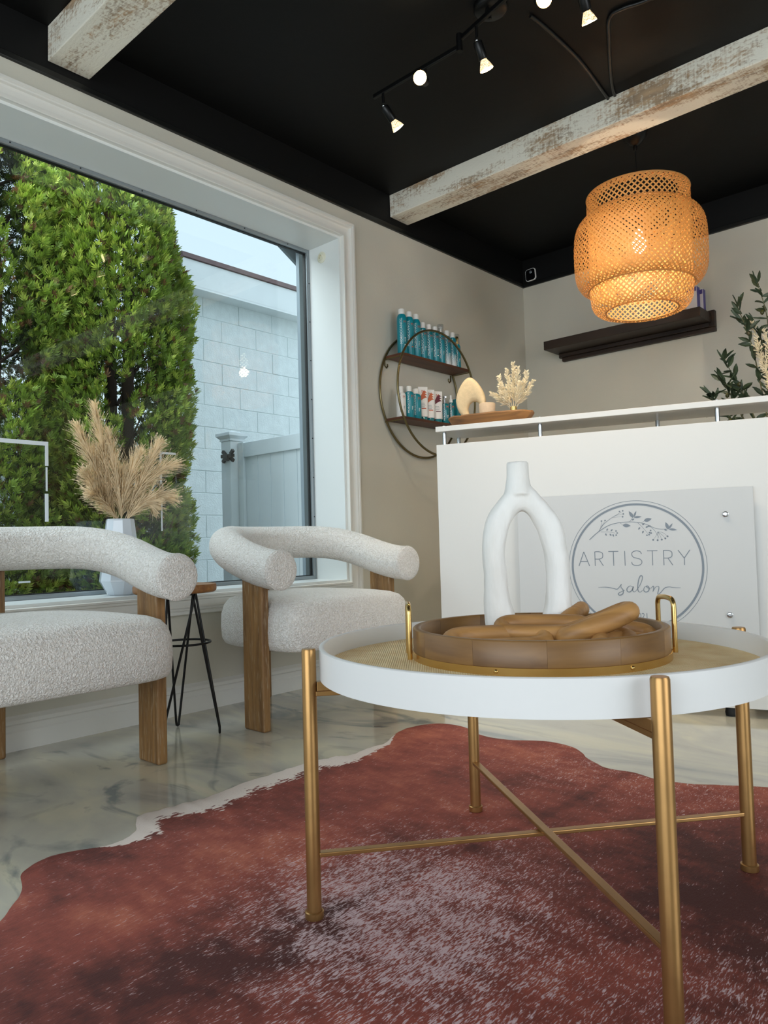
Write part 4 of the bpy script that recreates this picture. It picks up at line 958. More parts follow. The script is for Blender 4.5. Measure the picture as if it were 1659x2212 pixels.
def ringsolid(outer, inner, thick, m=14, ex=.8):
    """closed ring between an outer and an inner loop (x,z lists), rounded section, thickness in y"""
    n = len(outer); vs = []
    for i in range(n):
        O = Vector((outer[i][0], 0, outer[i][1])); I = Vector((inner[i][0], 0, inner[i][1])); c = (O+I)/2; h = (O-I)/2
        th = thick(i/n) if callable(thick) else thick
        for k in range(m):
            a = 2*PI*k/m; ca, sa = math.cos(a), math.sin(a); ca = math.copysign(abs(ca)**ex, ca); sa = math.copysign(abs(sa)**ex, sa)
            vs.append(c+h*ca+Vector((0, th/2*sa, 0)))
    fs = [(i*m+k, i*m+(k+1) % m, ((i+1) % n)*m+(k+1) % m, ((i+1) % n)*m+k) for i in range(n) for k in range(m)]
    return G().add(vs, fs)
N_ = 64; outer = []; inner = []
for k in range(N_):
    t = 2*PI*k/N_-PI/2; s_, c_ = math.sin(t), math.cos(t)
    z_ = .100+.103*s_ if s_ > 0 else .100+.097*s_*1.0
    wd_ = .068*(1-.30*max(0, s_)**1.3)*(1 if s_ > 0 else 1-.12*abs(s_)**3)
    outer.append((wd_*c_-.004*s_, max(.0, z_))); inner.append((.018+.029*c_, .054+.036*s_))
o = ringsolid(outer, inner, .036, 12, .7).obj('knot_sculpture', M['stone'], smooth=True, loc=dpos(.118, .145, ZT), angle=80); o.rotation_euler = (0, 0, DA+.12); setp(o, 'sand coloured teardrop sculpture with a round hole on the wooden bowl', 'sculpture')
cp = empty('candle_cup', dpos(.205, .105, ZT), label='round sand coloured candle cup on the wooden bowl', cat='candle')
G().lathe([(.001, 0), (.030, 0), (.034, .003), (.036, .066), (.034, .068), (.032, .064), (.031, .05), (.001, .05)], 36).obj('cup', M['sandcup'], cp, smooth=True)
G().lathe([(.001, .0505), (.030, .0505), (.030, .052), (.001, .0525)], 24).tube([(0, 0, .052), (.001, 0, .060)], .0012, 6).obj('wax', M['candle'], cp)

def sprig(g, p0, p1, bend, n, L_, w_, seed, lean=.9, dens=2):
    rs = random.Random(seed); p0, p1 = Vector(p0), Vector(p1); mid = (p0+p1)/2+Vector(bend); pts = []
    for i in range(n+1): t = i/n; pts.append(p0*(1-t)**2+mid*2*t*(1-t)+p1*t*t)
    g.tube(pts, [.0015]*len(pts), 5)
    for i in range(int(n*.25), n+1):
        t = i/n; tang = (pts[min(i+1, n)]-pts[max(i-1, 0)]).normalized()
        for s in range(dens):
            rnd = Vector((rs.gauss(0, 1), rs.gauss(0, 1), rs.gauss(0, 1))); sd = tang.cross(rnd).normalized()
            d = (tang*lean+sd*rs.uniform(.5, 1.0)).normalized(); ll = L_*(1.25-.75*t)*rs.uniform(.7, 1.2); q = d.cross(rnd).normalized()*w_
            b = pts[i]; mid_ = b+d*ll*.45; tip = b+d*ll+Vector((0, 0, -.1*ll)); nn = d.cross(q).normalized()*w_*.6
            g.add([b, mid_+q, tip, mid_-q, mid_+nn, mid_-nn], [(0, 1, 4), (1, 2, 4), (0, 4, 3), (4, 2, 3), (0, 5, 1), (1, 5, 2), (0, 3, 5), (5, 3, 2)])
            if rs.random() < .55:
                b2 = mid_; d2_ = (d+Vector((rs.gauss(0, .5), rs.gauss(0, .5), rs.gauss(0, .5)))).normalized(); tip2 = b2+d2_*ll*.5; g.add([b2, b2+d2_*ll*.25+q*.8, tip2, b2+d2_*ll*.25-q*.8], [(0, 1, 2, 3)])
    return g
gv = empty('bud_vase', dpos(.318, .125, ZT), label='small low glass vase with a gold collar on the wooden bowl', cat='vase')
G().lathe([(.001, 0), (.034, .0), (.041, .005), (.043, .012), (.041, .020), (.024, .026), (.013, .028)], 32, caps=False).obj('glass_body', M['clearglass'], gv, smooth=True)
G().lathe([(.009, .027), (.0145, .027), (.0145, .046), (.009, .046)], 24, close=True).obj('gold_collar', M['brass'], gv, smooth=True)
fl = empty('dried_flowers', dpos(.318, .125, ZT+.02), DA, label='cream dried sprigs standing in the little glass vase', cat='flowers')
for k, (a, b, c, bn) in enumerate(((-.095, 0, .095, (-.01, 0, .03)), (-.062, .01, .168, (-.02, 0, .0)), (-.028, .02, .192, (-.01, 0, 0)), (.006, .0, .212, (0, 0, 0)), (.030, -.02, .19, (.01, 0, 0)), (.062, .0, .170, (.02, 0, .0)), (.088, .01, .13, (.01, 0, .02)), (.040, -.03, .12, (.01, 0, .02)), (-.05, -.03, .11, (-.01, 0, .02)))):
    sprig(G(), (0, 0, 0), (a, b, c), bn, 26, .034, .0036, 50+k, 1.0, 5).obj('sprig', M['bleached'], fl)

# ---------------------------------------------------------------- olive and pampas arrangement behind the desk
op = empty('olive_branches', dpos(1.36, .80, .0), DA, label='dark green olive branches with olives rising behind the desk', cat='plant')
opv = op.location.copy()
G().lathe([(.001, .0), (.11, 0), (.13, .1), (.12, .9), (.09, 1.02), (.095, 1.04), (.085, 1.04), (.07, .95), (.001, .9)], 36).obj('floor_pot', M['boxwhite'], op, smooth=True)
def w2l(p): return Matrix.Rotation(-DA, 3, 'Z')@(Vector(p)-opv)
gs, gl_ = G(), G(); rl_ = random.Random(5)
def leaf3(g, b, d, L_, w_):
    d = Vector(d).normalized(); rnd = Vector((rl_.gauss(0, 1), rl_.gauss(0, 1), rl_.gauss(0, 1))); s = d.cross(rnd).normalized(); nn = d.cross(s)*w_*.25
    pr = ((0, .001), (.2, .7), (.45, 1), (.75, .7), (1, .02)); vs = []
    for t, ww in pr:
        c = b+d*L_*t+Vector((0, 0, -L_*.12*t*t)); vs += [c-s*w_*ww/2+nn, c, c+s*w_*ww/2+nn]
    g.add(vs, [(3*i+j, 3*i+j+1, 3*i+j+4, 3*i+j+3) for i in range(4) for j in (0, 1)])
stems = [[(-.93, 3.80, 1.0), (-.95, 3.79, 1.45), (-.955, 3.79, 1.69), (-.985, 3.77, 1.86)], [(-.95, 3.78, 1.05), (-1.0, 3.76, 1.45), (-1.02, 3.73, 1.6), (-1.06, 3.71, 1.75)],
         [(-.95, 3.78, 1.0), (-1.03, 3.75, 1.25), (-1.07, 3.72, 1.37), (-1.12, 3.68, 1.50)], [(-.96, 3.77, 1.0), (-1.06, 3.72, 1.22), (-1.10, 3.69, 1.33), (-1.13, 3.66, 1.40)],
         [(-.96, 3.78, 1.0), (-1.08, 3.70, 1.18), (-1.14, 3.66, 1.26), (-1.17, 3.63, 1.33)], [(-.9, 3.82, 1.0), (-.9, 3.80, 1.4), (-.86, 3.81, 1.75), (-.87, 3.81, 1.95)],
         [(-.88, 3.84, 1.0), (-.82, 3.84, 1.3), (-.76, 3.86, 1.6), (-.70, 3.86, 1.8)], [(-.93, 3.80, 1.1), (-.97, 3.77, 1.40), (-.97, 3.77, 1.55), (-1.0, 3.75, 1.66)]]
for st in stems:
    P = [w2l(p) for p in st]; pts = []
    for i in range(3):
        a, b, c, d = P[max(i-1, 0)], P[i], P[i+1], P[min(i+2, 3)]
        for q in range(6): t = q/6; pts.append(.5*((2*b)+(-a+c)*t+(2*a-5*b+4*c-d)*t*t+(-a+3*b-3*c+d)*t**3))
    pts.append(P[-1]); gs.tube(pts, [.004-.0025*i/len(pts) for i in range(len(pts))], 6)
    for i in range(4, len(pts)):
        tg = (pts[i]-pts[i-1]).normalized()
        for s in range(2):
            d = (tg*.8+Vector((rl_.gauss(0, .8), rl_.gauss(0, .8), rl_.gauss(0, .4)))).normalized(); leaf3(gl_, pts[i], d, rl_.uniform(.055, .085), rl_.uniform(.019, .026))
    leaf3(gl_, pts[-1], tg, .07, .016)
    for i in (9, 13):
        c = pts[i]+Vector((rl_.uniform(-.02, .02), -.012, rl_.uniform(-.02, 0))); G().lathe([(.001, -.012), (.007, -.008), (.0095, 0), (.007, .008), (.001, .012)], 12, c).obj('olive', M['olive'], op, smooth=True)
gs.obj('stems', M['twig'], op, smooth=True); o = gl_.obj('leaves', M['leaf'], op); o['kind'] = 'stuff'
pp = empty('bleached_pampas', w2l((-.9, 3.72, 1.06)), 0, label='cream feathery pampas stems at the right edge beside the olive leaves', cat='plant')
pp.location = (-.88, 3.74, 1.15); pp.rotation_euler = (0, 0, 0)
for k, (tip, bn) in enumerate((((-.13, .0, .52), (-.03, 0, .1)), ((-.115, -.01, .40), (-.02, 0, .08)), ((-.04, 0, .60), (-.02, 0, .05)), ((.03, 0, .58), (.02, 0, .05)), ((-.075, 0, .47), (-.02, 0, .05)))):
    sprig(G(), (0, 0, 0), tip, bn, 34, .045, .0035, 90+k, 1.0, 4).obj('plume', M['bleached'], pp)

# ---------------------------------------------------------------- armchairs
def seat_mesh():
    g = G(); zs = [(.292, -.045), (.290, -.02), (.296, -.006), (.315, .003), (.36, .006), (.41, .004), (.445, -.006), (.463, -.022), (.474, -.05), (.481, -.10), (.485, -.17), (.487, -.25)]
    def outline(ins, n=96):
        hw = .330+ins; xf = .272+ins; xb = -.345-ins; rc = .055; pts = []
        # front corners rounded, back semicircular-ish
        for k in range(n):
            a = 2*PI*k/n; c_, s_ = math.cos(a), math.sin(a); ex = .30 if c_ > 0 else .78
            x = (xf if c_ > 0 else -xb)*math.copysign(abs(c_)**ex, c_); y = hw*math.copysign(abs(s_)**(.30 if c_ > 0 else .62), s_); pts.append((x, y))
        return pts
    n = 96; vs = []
    for z_, ins in zs:
        for (x, y) in outline(max(ins, -.26)): vs.append((x, y, z_+(.010*math.cos(min(1, abs(y)/.33)*PI/2) if z_ > .45 else 0)))
    K = len(zs); fs = [tuple(range(n-1, -1, -1)), tuple(range((K-1)*n, K*n))]+[(i*n+k, i*n+(k+1) % n, (i+1)*n+(k+1) % n, (i+1)*n+k) for i in range(K-1) for k in range(n)]
    return g.add(vs, fs)
def make_chair(loc, rz, label):
    e = empty('armchair', loc, rz, label=label, cat='armchair', group='barrel armchairs by the window')
    o = seat_mesh().obj('seat', M['boucle'], e, smooth=True, angle=180)
    R_ = .345; path = []; rad = []
    for k in range(5): path.append((.215-.215*k/4, -R_, 0))
    for k in range(1, 24): a = -PI/2-PI*k/24; path.append((R_*math.cos(a), R_*math.sin(a), 0))
    for k in range(5): path.append((.215*k/4, R_, 0))
    pts = []
    for x, y, _ in path:
        t = max(0, min(1, (.215-x)/.50)); s_ = t*t*(3-2*t); pts.append((x, y, .592+.103*s_)); rad.append(.0725)
    # rounded ends
    def endcap(p, nx, r):
        out = []; 
        for dx, rr in ((.004, 1.0), (.010, .965), (.014, .88), (.0155, .6), (.016, .02)): out.append(((p[0]+dx, p[1], p[2]), r*rr))
        return out
    pre = endcap(pts[0], 1, .0725)[::-1]; post = endcap(pts[-1], 1, .0725)
    P = [q[0] for q in pre]+pts+[q[0] for q in post]; Rr = [q[1] for q in pre]+rad+[q[1] for q in post]
    o = G().tube(P, Rr, 36).obj('back_roll', M['boucle'], e, smooth=True, angle=180)
    for i in (0, -1):
        c = pts[i]; G().tube([(c[0]+.004, c[1]+.0718*math.cos(a*PI/24), c[2]+.0718*math.sin(a*PI/24)) for a in range(48)], .0022, 6, closed=True).obj('piping', M['boucle'], o, smooth=True)
    for sgn in (-1, 1):      # seams where arm covers meet the back cover
        i = 11 if sgn < 0 else len(pts)-12
        c = Vector(pts[i]); t = (Vector(pts[i+1])-Vector(pts[i-1])).normalized(); u = Vector((0, 0, 1)); u = (u-t*u.dot(t)).normalized(); v = t.cross(u)
        G().tube([c+(u*math.cos(a*PI/18)+v*math.sin(a*PI/18))*.0722+t*.006*math.sin(a*PI/18) for a in range(36)], .0018, 6, closed=True).obj('seam', M['boucle'], o, smooth=True)
    for s in (-1, 1):
        G().box((.005, s*.345-.0175, 0), (.125, s*.345+.0175, .565)).obj('leg', M['oak'], e, bevel=.007, seg=3)
    G().box((-.400, -.06, 0), (-.365, .06, .655)).obj('leg', M['oak'], e, bevel=.007, seg=3)
    return e
make_chair((-2.245, .935, 0), 0, 'cream boucle armchair at the left edge of the picture')
make_chair((-2.283, 2.083, 0), math.radians(-1.2), 'cream boucle armchair standing nearer the desk, right of the stool')

# ---------------------------------------------------------------- hairpin stool
st = empty('hairpin_stool', (-2.392, 1.502, 0), .05, label='round oak stool on black hairpin legs between the armchairs', cat='stool')
G().lathe([(.001, .520), (.140, .520), (.146, .524), (.148, .530), (.148, .544), (.145, .549), (.001, .550)], 48).obj('stool_top', M['oakstool'], st, smooth=True)
G().obox((0, 0, .516), (.10, .012, .004), Matrix.Rotation(0, 3, 'Z')).obox((0, 0, .516), (.10, .012, .004), Matrix.Rotation(PI/2, 3, 'Z')).obj('mounting_plate', M['blackmetal'], st)
sc0 = Vector((-2.392, 1.502, 0)); ft = [Vector((-2.519, 1.584, .005))-sc0, Vector((-2.296, 1.618, .005))-sc0, Vector((-2.325, 1.392, .005))-sc0]
tt = {(0, 1): Vector((-.02, .095, .518)), (1, 2): Vector((.088, .015, .518)), (0, 2): Vector((-.05, .0, .518))}
for k in range(3):
    f_ = ft[k]; t1, t2 = [v for q, v in tt.items() if k in q]; t1 = t1+Vector((.008*(k-1), .004*k, 0))
    sd = (t1-t2); sd.z = 0; sd.normalize(); path = [t1, f_+sd*.006+Vector((0, 0, .02)), f_+sd*.004+Vector((0, 0, .003)), f_, f_-sd*.004+Vector((0, 0, .003)), f_-sd*.006+Vector((0, 0, .02)), t2]
    G().tube(path, .0045, 8).obj('leg', M['blackmetal'], st, smooth=True)
st.rotation_euler = (0, 0, 0)
G().tube([(.004+.096*math.cos(a*PI/30), .030+.096*math.sin(a*PI/30), .335) for a in range(60)], .0042, 8, closed=True).obj('ring_brace', M['blackmetal'], st, smooth=True)

# ---------------------------------------------------------------- sill vase with pampas
sv = empty('sill_vase', (-2.815, 1.519, z0+t_), .3, label='tall faceted pale ceramic vase on the window sill', cat='vase')
n = 10; prof = [(.048, 0), (.054, .004), (.086, .058), (.084, .066), (.056, .300), (.054, .308), (.047, .308), (.047, .28)]; vs = []
for r_, z_ in prof:
    for k in range(n): a = 2*PI*k/n; vs.append((r_*math.cos(a)*.98, r_*math.sin(a), z_))
K = len(prof); G().add(vs, [tuple(range(n-1, -1, -1)), tuple(range((K-1)*n, K*n))]+[(i*n+k, i*n+(k+1) % n, (i+1)*n+(k+1) % n, (i+1)*n+k) for i in range(K-1) for k in range(n)]).obj('vase_body', M['ceramic'], sv, bevel=.004)
pg = empty('pampas_grass', (-2.815, 1.519, z0+t_+.28), 0, label='golden beige pampas grass fanning out of the sill vase', cat='plant')
def plume(tip, bend, L_, width, seed, nh=420):
    rs = random.Random(seed); p0 = Vector((rs.uniform(-.02, .02), rs.uniform(-.02, .02), 0)); p1 = Vector(tip); mid = (p0+p1)/2+Vector(bend); g = G(); n = 20; pts = []
    for i in range(n+1): t = i/n; pts.append(p0*(1-t)**2+mid*2*t*(1-t)+p1*t*t)
    g.tube(pts, [.0016*(1-.7*i/n) for i in range(n+1)], 5)
    for k in range(nh):
        t = .12+.86*rs.random(); i = min(int(t*n), n-1); b = pts[i].lerp(pts[i+1], t*n-i); tg = (pts[i+1]-pts[i]).normalized()
        rnd = Vector((rs.gauss(0, 1), rs.gauss(0, 1), rs.gauss(0, 1))); sd = tg.cross(rnd).normalized(); env = math.sin(PI*min(1, max(.12, t))**.8)**.6
        ll = L_*rs.uniform(.5, 1.1)*(.35+.65*env); sp = width*rs.uniform(.3, 1.35)
        q1 = b+tg*ll*.5+sd*sp*ll*.5; q2 = b+tg*ll*.95+sd*sp*ll*1.15+Vector((0, 0, -.12*ll)); ww = .0011; s2 = tg.cross(sd)*ww
        g.add([b-s2, b+s2, q1+s2, q1-s2, q2+s2*.6, q2-s2*.6], [(0, 1, 2, 3), (3, 2, 4, 5)])
        if rs.random() < .5:
            c = q1.lerp(q2, rs.random()); d = (q2-q1).normalized(); g.add([c, c+s2*2.5+d*.004, c+d*.012, c-s2*2.5+d*.004], [(0, 1, 2, 3)])
    o = g.obj('plume', M['pampas'], pg); return o
for k, a in enumerate([((.0, -.105, .475), (0, .01, .0), .12, .42), ((.01, -.180, .385), (0, -.01, .05), .11, .42), ((0, -.045, .37), (0, 0, 0), .12, .38), ((.02, -.150, .20), (0, -.03, .03), .10, .45),
        ((.0, .085, .30), (0, .0, .03), .12, .45), ((.02, .165, .34), (0, .02, .05), .12, .42), ((.01, .235, .26), (0, .01, .09), .12, .45), ((.02, .20, .12), (0, .03, .08), .11, .5), ((.03, .12, .08), (.0, .03, .09), .09, .55), ((-.03, -.10, .30), (0, 0, .03), .11, .45), ((-.02, .02, .22), (0, 0, 0), .12, .4), ((.03, -.12, .12), (0, -.03, .05), .08, .5)]):
    plume(a[0], a[1], a[2], a[3], 200+k, 620)

# ---------------------------------------------------------------- cowhide rug
outl = [(-1.484, .552), (-1.57, .624), (-1.662, .664), (-1.697, .725), (-1.69, .768), (-1.654, .849), (-1.672, .929), (-1.763, .992), (-1.756, 1.081), (-1.742, 1.172), (-1.764, 1.311), (-1.762, 1.447), (-1.761, 1.596), (-1.715, 1.694), (-1.721, 1.809), (-1.724, 1.893), (-1.782, 2.02), (-1.784, 2.126), (-1.736, 2.204), (-1.637, 2.215), (-1.516, 2.157), (-1.406, 2.162), (-1.297, 2.22), (-1.187, 2.203), (-1.097, 2.122), (-1.011, 2.068), (-.929, 2.074), (-.853, 2.053), (-.76, 2.074), (-.679, 2.121), (-.599, 2.163),
        (-.45, 2.20), (-.28, 2.12), (-.2, 1.95), (-.18, 1.7), (-.2, 1.4), (-.16, 1.1), (-.2, .8), (-.12, .6), (-.14, .42), (-.3, .30), (-.5, .34), (-.75, .40), (-.95, .22), (-1.1, .25), (-1.2, .38), (-1.35, .42), (-1.44, .47)]
def catmull_closed(P, k=8):
    out = []; n = len(P)
    for i in range(n):
        a, b, c, d = [Vector(P[(i+j) % n]) for j in (-1, 0, 1, 2)]
        for q in range(k): t = q/k; out.append(.5*((2*b)+(-a+c)*t+(2*a-5*b+4*c-d)*t*t+(-a+3*b-3*c+d)*t**3))
    return out
OL = catmull_closed(outl); nO = len(OL); cR = Vector((-.95, 1.2)); nR = 46
vs = []; wE = []; wR = []; wD = []
spine = [Vector(p) for p in ((-1.03, .45), (-1.024, .736), (-1.006, 1.186), (-.954, 1.619), (-.929, 2.074))]
def dseg(p, a, b): ab = b-a; t = max(0, min(1, (p-a).dot(ab)/ab.dot(ab))); return (p-(a+ab*t)).length
blobs = [((-.918, 1.08), .26, .95), ((-.80, .93), .24, .8), ((-1.12, 1.02), .22, .7), ((-.95, 1.35), .25, .45), ((-1.05, 1.98), .22, .55), ((-.30, 1.12), .24, .9), ((-.6, .62), .25, .35), ((-1.30, 1.55), .35, -.15), ((-.72, 1.98), .2, .45), ((-.55, 1.55), .3, -.25), ((-1.35, .8), .3, -.1)]
darks = [((-1.03, .70), .16, .9), ((-.98, .90), .12, .7), ((-.50, 1.35), .28, 1.0), ((-.35, .85), .22, .7), ((-1.03, .45), .2, .6), ((-.65, 1.70), .25, .6), ((-1.62, .86), .14, .5), ((-1.52, 1.30), .2, .5), ((-1.0, 1.62), .08, .5)]
for j in range(nR+1):
    f_ = (j/nR)**.85
    for i in range(nO):
        p = cR.lerp(Vector(OL[i]), f_)
        d_edge = (Vector(OL[i])-p).length
        hgt = .0055+.0012*noise.noise(Vector((p.x*5, p.y*5, 0)))
        if j == nR: hgt = .0012
        ripple = 0
        if d_edge < .12 and .9 < p.y < 1.9 and p.x < -1.4: ripple = .008*(1-d_edge/.12)*abs(noise.noise(Vector((0, p.y*22, 0))))
        jit = (.006*noise.noise(Vector((OL[i].x*26, OL[i].y*26, 3)))) if j == nR else 0
        vs.append((p.x+jit, p.y, hgt+ripple))
        e_ = 0
        if p.x < -1.35 and .82 < p.y < 1.98:
            wdt = .125*math.sin(PI*min(1, max(0, (p.y-.80)/1.22)))**.7*(1.25 if p.y < 1.2 else 1)
            e_ = max(0, min(1, 1-(d_edge/max(.01, wdt))*.62))
        wE.append(e_)
        r_ = sum(k*math.exp(-((p-Vector(c)).length/s)**2) for c, s, k in blobs)
        sd_ = min(dseg(p, spine[q], spine[q+1]) for q in range(4)); r_ += -.5*math.exp(-(sd_/.018)**2)
        wR.append(max(0, min(1, .27+r_*.52)))
        wD.append(min(1, sum(k*math.exp(-((p-Vector(c)).length/s)**2) for c, s, k in darks)+.5*math.exp(-(sd_/.02)**2)))
fs = [(j*nO+i, j*nO+(i+1) % nO, (j+1)*nO+(i+1) % nO, (j+1)*nO+i) for j in range(nR) for i in range(nO)]
me = bpy.data.meshes.new('cowhide_rug'); me.from_pydata(vs, [], fs); me.update()
for nm, arr in (('edge', wE), ('roan', wR), ('dark', wD)):
    a = me.attributes.new(nm, 'FLOAT', 'POINT'); a.data.foreach_set('value', np.array(arr, np.float32))
o = link('cowhide_rug', me, M['hide'], smooth=True); setp(o, 'reddish brown and white cowhide rug lying under the coffee table', 'rug')

# ---------------------------------------------------------------- coffee table
TC = Vector((-.757, 1.267, 0)); ZF = .0062
tb = empty('coffee_table', (TC.x, TC.y, ZF), label='round white rimmed coffee table with raffia top and gold legs', cat='table')
ro, ri = .418, .4085
G().lathe([(ro, .4235), (ro, .4795), (ro-.002, .481), (ri+.002, .481), (ri, .4795), (ri, .4235)], 160, close=True).obj('rim', M['tabletop'], tb, smooth=True)
G().lathe([(.001, .4265), (ri, .4265), (ri, .4415), (.001, .4415)], 120).obj('base_board', M['tabletop'], tb, smooth=True)
G().lathe([(.001, .4416), (ri-.0005, .4416), (ri-.0005, .4440), (.001, .4440)], 120).obj('raffia_inlay', M['raffia'], tb, smooth=True)
legs = [Vector((-1.0275, .922, 0)), Vector((-1.106, 1.539, 0)), Vector((-.485, 1.603, 0)), Vector((-.405, .9965, 0))]
for p in legs:
    q = p-TC; q.z = 0
    lg = G().lathe([(.001, .004), (.0133, .004), (.0133, .480), (.0118, .4835), (.001, .4838)], 28, q).obj('leg', M['gold'], tb, smooth=True)
    G().lathe([(.0134, .0), (.0168, 0), (.0172, .003), (.0172, .0115), (.0150, .0130), (.0134, .0125)], 28, q, close=True).obj('foot_cap', M['gold'], lg, smooth=True)
    dirn = (-q).normalized(); mt_ = Matrix.Rotation(math.atan2(dirn.y, dirn.x), 3, 'Z')
    G().obox(q+dirn*.075+Vector((0, 0, .4145)), (.062, .008, .0085), mt_).obj('bracket', M['gold'], tb, bevel=.001)
for k, (a, b) in enumerate(((0, 2), (1, 3))):
    p, q = legs[a]-TC, legs[b]-TC; d = (q-p); mt_ = Matrix.Rotation(math.atan2(d.y, d.x), 3, 'Z'); zz = .112+k*.0075
    G().obox((p+q)/2+Vector((0, 0, zz)), (d.length/2-.011, .0085, .0038), mt_).obj('stretcher', M['gold'], tb, bevel=.0015)
    G().obox((p+q)/2+Vector((0, 0, .4015+k*0)), (d.length/2-.011, .008, .0045) if k == 0 else (d.length/2-.011, .0079, .0044), mt_).obj('under_bar', M['gold'], tb, bevel=.001)
# ---------------------------------------------------------------- tray
ZTB = ZF+.4441; TY = Vector((-.774, 1.306, 0)); fwd = Vector((F.x, F.y, 0)).normalized(); rgt = Vector((fwd.y, -fwd.x, 0))
ty = empty('round_tray', (TY.x, TY.y, ZTB), math.atan2(rgt.y, rgt.x), label='round brown wooden tray with brass base band on the table', cat='tray')
prof_ = [(.2480, .0082), (.2485, .0570), (.2465, .0590), (.2345, .0590), (.2325, .0570), (.2325, .0082)]; ns = 12; kk = 9; vs = []
for i in range(kk+1):
    a = (-PI/ns+.0006)+(2*PI/ns-.0012)*i/kk
    vs += [(r_*math.cos(a), r_*math.sin(a), z_) for r_, z_ in prof_]
npf = len(prof_); fs = [tuple(range(npf)), tuple(kk*npf+q for q in range(npf-1, -1, -1))]+[(i*npf+q, i*npf+(q+1) % npf, (i+1)*npf+(q+1) % npf, (i+1)*npf+q) for i in range(kk) for q in range(npf)]
me_s = G().add(vs, fs).mesh('stave'); me_s.materials.append(M['traywood']); me_s.polygons.foreach_set('use_smooth', [True]*len(me_s.polygons)); me_s.set_sharp_from_angle(angle=math.radians(50))
for k in range(ns):
    o = bpy.data.objects.new('stave', me_s); C.objects.link(o); o.parent = ty; o.rotation_euler = (0, 0, 2*PI*k/ns+.12)
G().lathe([(.001, .002), (.2470, .002), (.2470, .008), (.001, .008)], 96).obj('tray_floor', M['traywood'], ty, smooth=True)
G().lathe([(.2486, 0), (.2508, .0), (.2508, .0135), (.2486, .0140)], 128, close=True).obj('brass_band', M['brass'], ty, smooth=True)
for a in (-118, -63, 60, 120):
    a = math.radians(a); d = Vector((math.cos(a), math.sin(a), 0)); G().lathe([(.001, .0036), (.0022, .0033), (.0036, .002), (.0040, 0), (.001, 0)], 14, d*.2507+Vector((0, 0, .0068)), mtx_to(d)).obj('band_screw', M['brass'], ty, smooth=True)
for s in (-1, 1):
    x = s*.257; w_ = .042; h_ = .108; P = [(x, -w_, .003), (x, -w_, h_-.018)]
    for k in range(1, 6): a = PI-PI/2*k/6; P.append((x, -w_+.016+.016*math.cos(a), h_-.018+.016*math.sin(a)))
    P += [(x, 0, h_-.001)]
    for k in range(1, 6): a = PI/2-PI/2*k/6; P.append((x, w_-.016+.016*math.cos(a), h_-.018+.016*math.sin(a)))
    P += [(x, w_, h_-.018), (x, w_, .003)]
    G().tube(P, .0050, 14).obj('handle', M['brass'], ty, smooth=True)
# ---------------------------------------------------------------- white loop vase
VP = Vector((-.792, 1.312, ZTB+.0081))+fwd*.03; vw = .361
def sx_(px): return (px-1133)/1602*1.49
def sz_(py): return (1391-py)/1602*1.49
outp = [(1133, 1391), (1085, 1390), (1046, 1383), (1037, 1350), (1037, 1270), (1037, 1200), (1040, 1150), (1048, 1120), (1062, 1097), (1077, 1077), (1092, 1060), (1108, 1048), (1133, 1042), (1152, 1052), (1168, 1072), (1185, 1092), (1203, 1114), (1216, 1145), (1225, 1185), (1229, 1240), (1231, 1310), (1231, 1355), (1224, 1383), (1180, 1390)]
inp = [(1133, 1377), (1118, 1366), (1110, 1345), (1103, 1318), (1095, 1290), (1089, 1255), (1086, 1215), (1087, 1180), (1092, 1155), (1099, 1136), (1107, 1120), (1116, 1109), (1126, 1104), (1136, 1108), (1146, 1119), (1155, 1134), (1163, 1152), (1170, 1178), (1175, 1212), (1177, 1252), (1173, 1292), (1167, 1322), (1158, 1350), (1148, 1367)]
def dens(P, k=4):
    n = len(P); out = []
    for i in range(n):
        a, b, c, d = [Vector(P[(i+j) % n]) for j in (-1, 0, 1, 2)]
        for q in range(k): t = q/k; out.append(.5*((2*b)+(-a+c)*t+(2*a-5*b+4*c-d)*t*t+(-a+3*b-3*c+d)*t**3))
    return out
O2 = [(sx_(p[0]), sz_(p[1])) for p in dens(outp)]; I2 = [(sx_(p[0]), sz_(p[1])) for p in dens(inp)]
vz = empty('loop_vase', VP, math.atan2(rgt.y, rgt.x), label='white carved loop vase with an open centre standing in the tray', cat='vase'); vz.scale = (1.0, 1.0, 1.045)
g = ringsolid(O2, I2, lambda t: .060+.012*math.cos(2*PI*t), 14, .85)
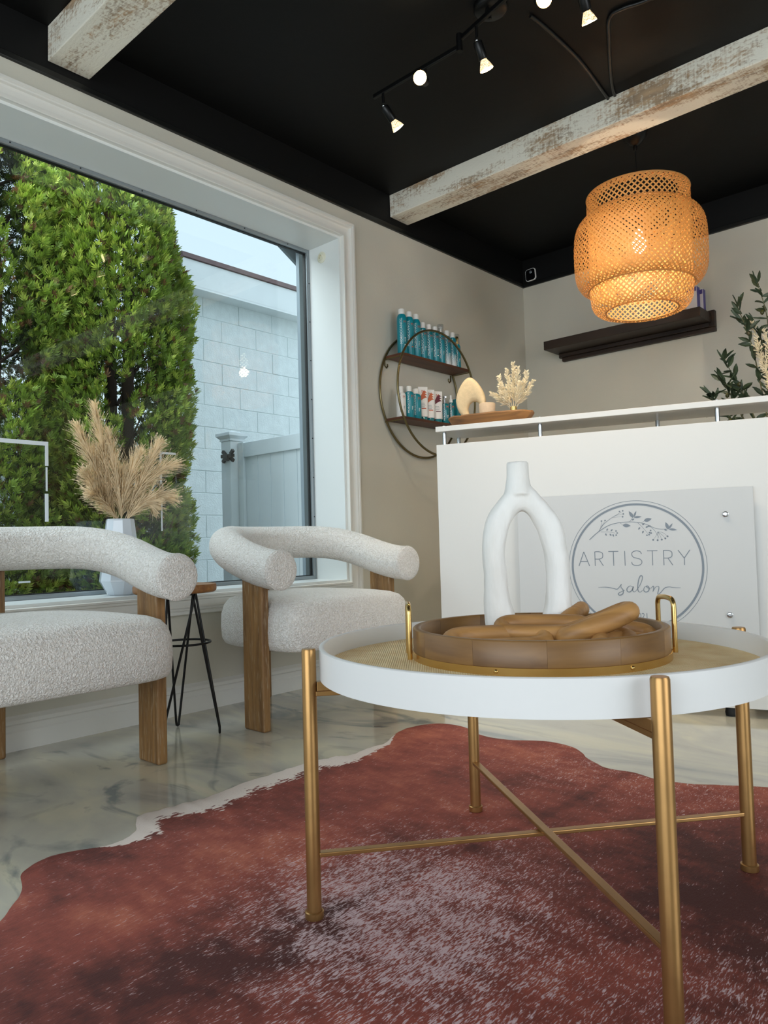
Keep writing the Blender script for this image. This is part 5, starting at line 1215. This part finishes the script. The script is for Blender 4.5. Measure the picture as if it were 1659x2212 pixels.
g.lathe([(.001, .300), (.031, .300), (.026, .322), (.0235, .338), (.0225, .362), (.0205, .3655), (.0150, .3655), (.014, .350), (.001, .349)], 22, (sx_(1121), 0, 0))
for i, v in enumerate(g.v):
    p = Vector(v); k = .0036*noise.noise(p*17)+.0016*noise.noise(p*48); q = Vector((0, 1 if p.y > 0 else -1, 0))*k+Vector((k, 0, 0)); g.v[i] = tuple(p+q)
o = g.obj('vase_body', M['plaster'], vz, smooth=True, angle=180)
rm = o.modifiers.new('remesh', 'REMESH'); rm.mode = 'VOXEL'; rm.voxel_size = .0032; rm.use_smooth_shade = True
sm = o.modifiers.new('smooth', 'SMOOTH'); sm.iterations = 3; sm.factor = .5
# ---------------------------------------------------------------- wooden chain
ch = empty('wooden_chain', (TY.x, TY.y, ZTB+.0085), math.atan2(rgt.y, rgt.x), label='chain of thick oval wooden links lying in the tray', cat='decoration')
def oval_link(c, la, sa, L_, W_, r_):
    """c centre, la long axis, sa short axis (local: x right, y away, z up)"""
    la = Vector(la).normalized(); sa = Vector(sa); sa = (sa-la*sa.dot(la)).normalized(); pts = []; rr = []; n = 48
    for k in range(n):
        a = 2*PI*k/n; c_, s_ = math.cos(a), math.sin(a); pts.append(Vector(c)+la*(L_/2-r_)*math.copysign(abs(c_)**.75, c_)+sa*(W_/2-r_)*math.copysign(abs(s_)**.75, s_)); rr.append(r_*(1+.05*math.sin(3*a)))
    G().tube(pts, rr, 18, closed=True).obj('link', M['chainwood'], ch, smooth=True, angle=180)
oval_link((-.094, -.094, .032), (1, .10, .0), (0, 1, .32), .212, .100, .0185)
oval_link((.003, -.052, .050), (1, -.03, -.02), (0, .93, .36), .195, .080, .0160)
oval_link((.096, -.078, .057), (.94, .06, .33), (0, 1, -.1), .172, .092, .0190)
oval_link((.122, -.110, .028), (.25, .9, .06), (1, -.2, -.12), .16, .09, .0165)
oval_link((.158, -.040, .032), (.96, .2, -.12), (0, 1, .35), .150, .088, .0165)
oval_link((.075, .050, .052), (.5, .85, .1), (.6, -.4, .7), .150, .085, .0160)
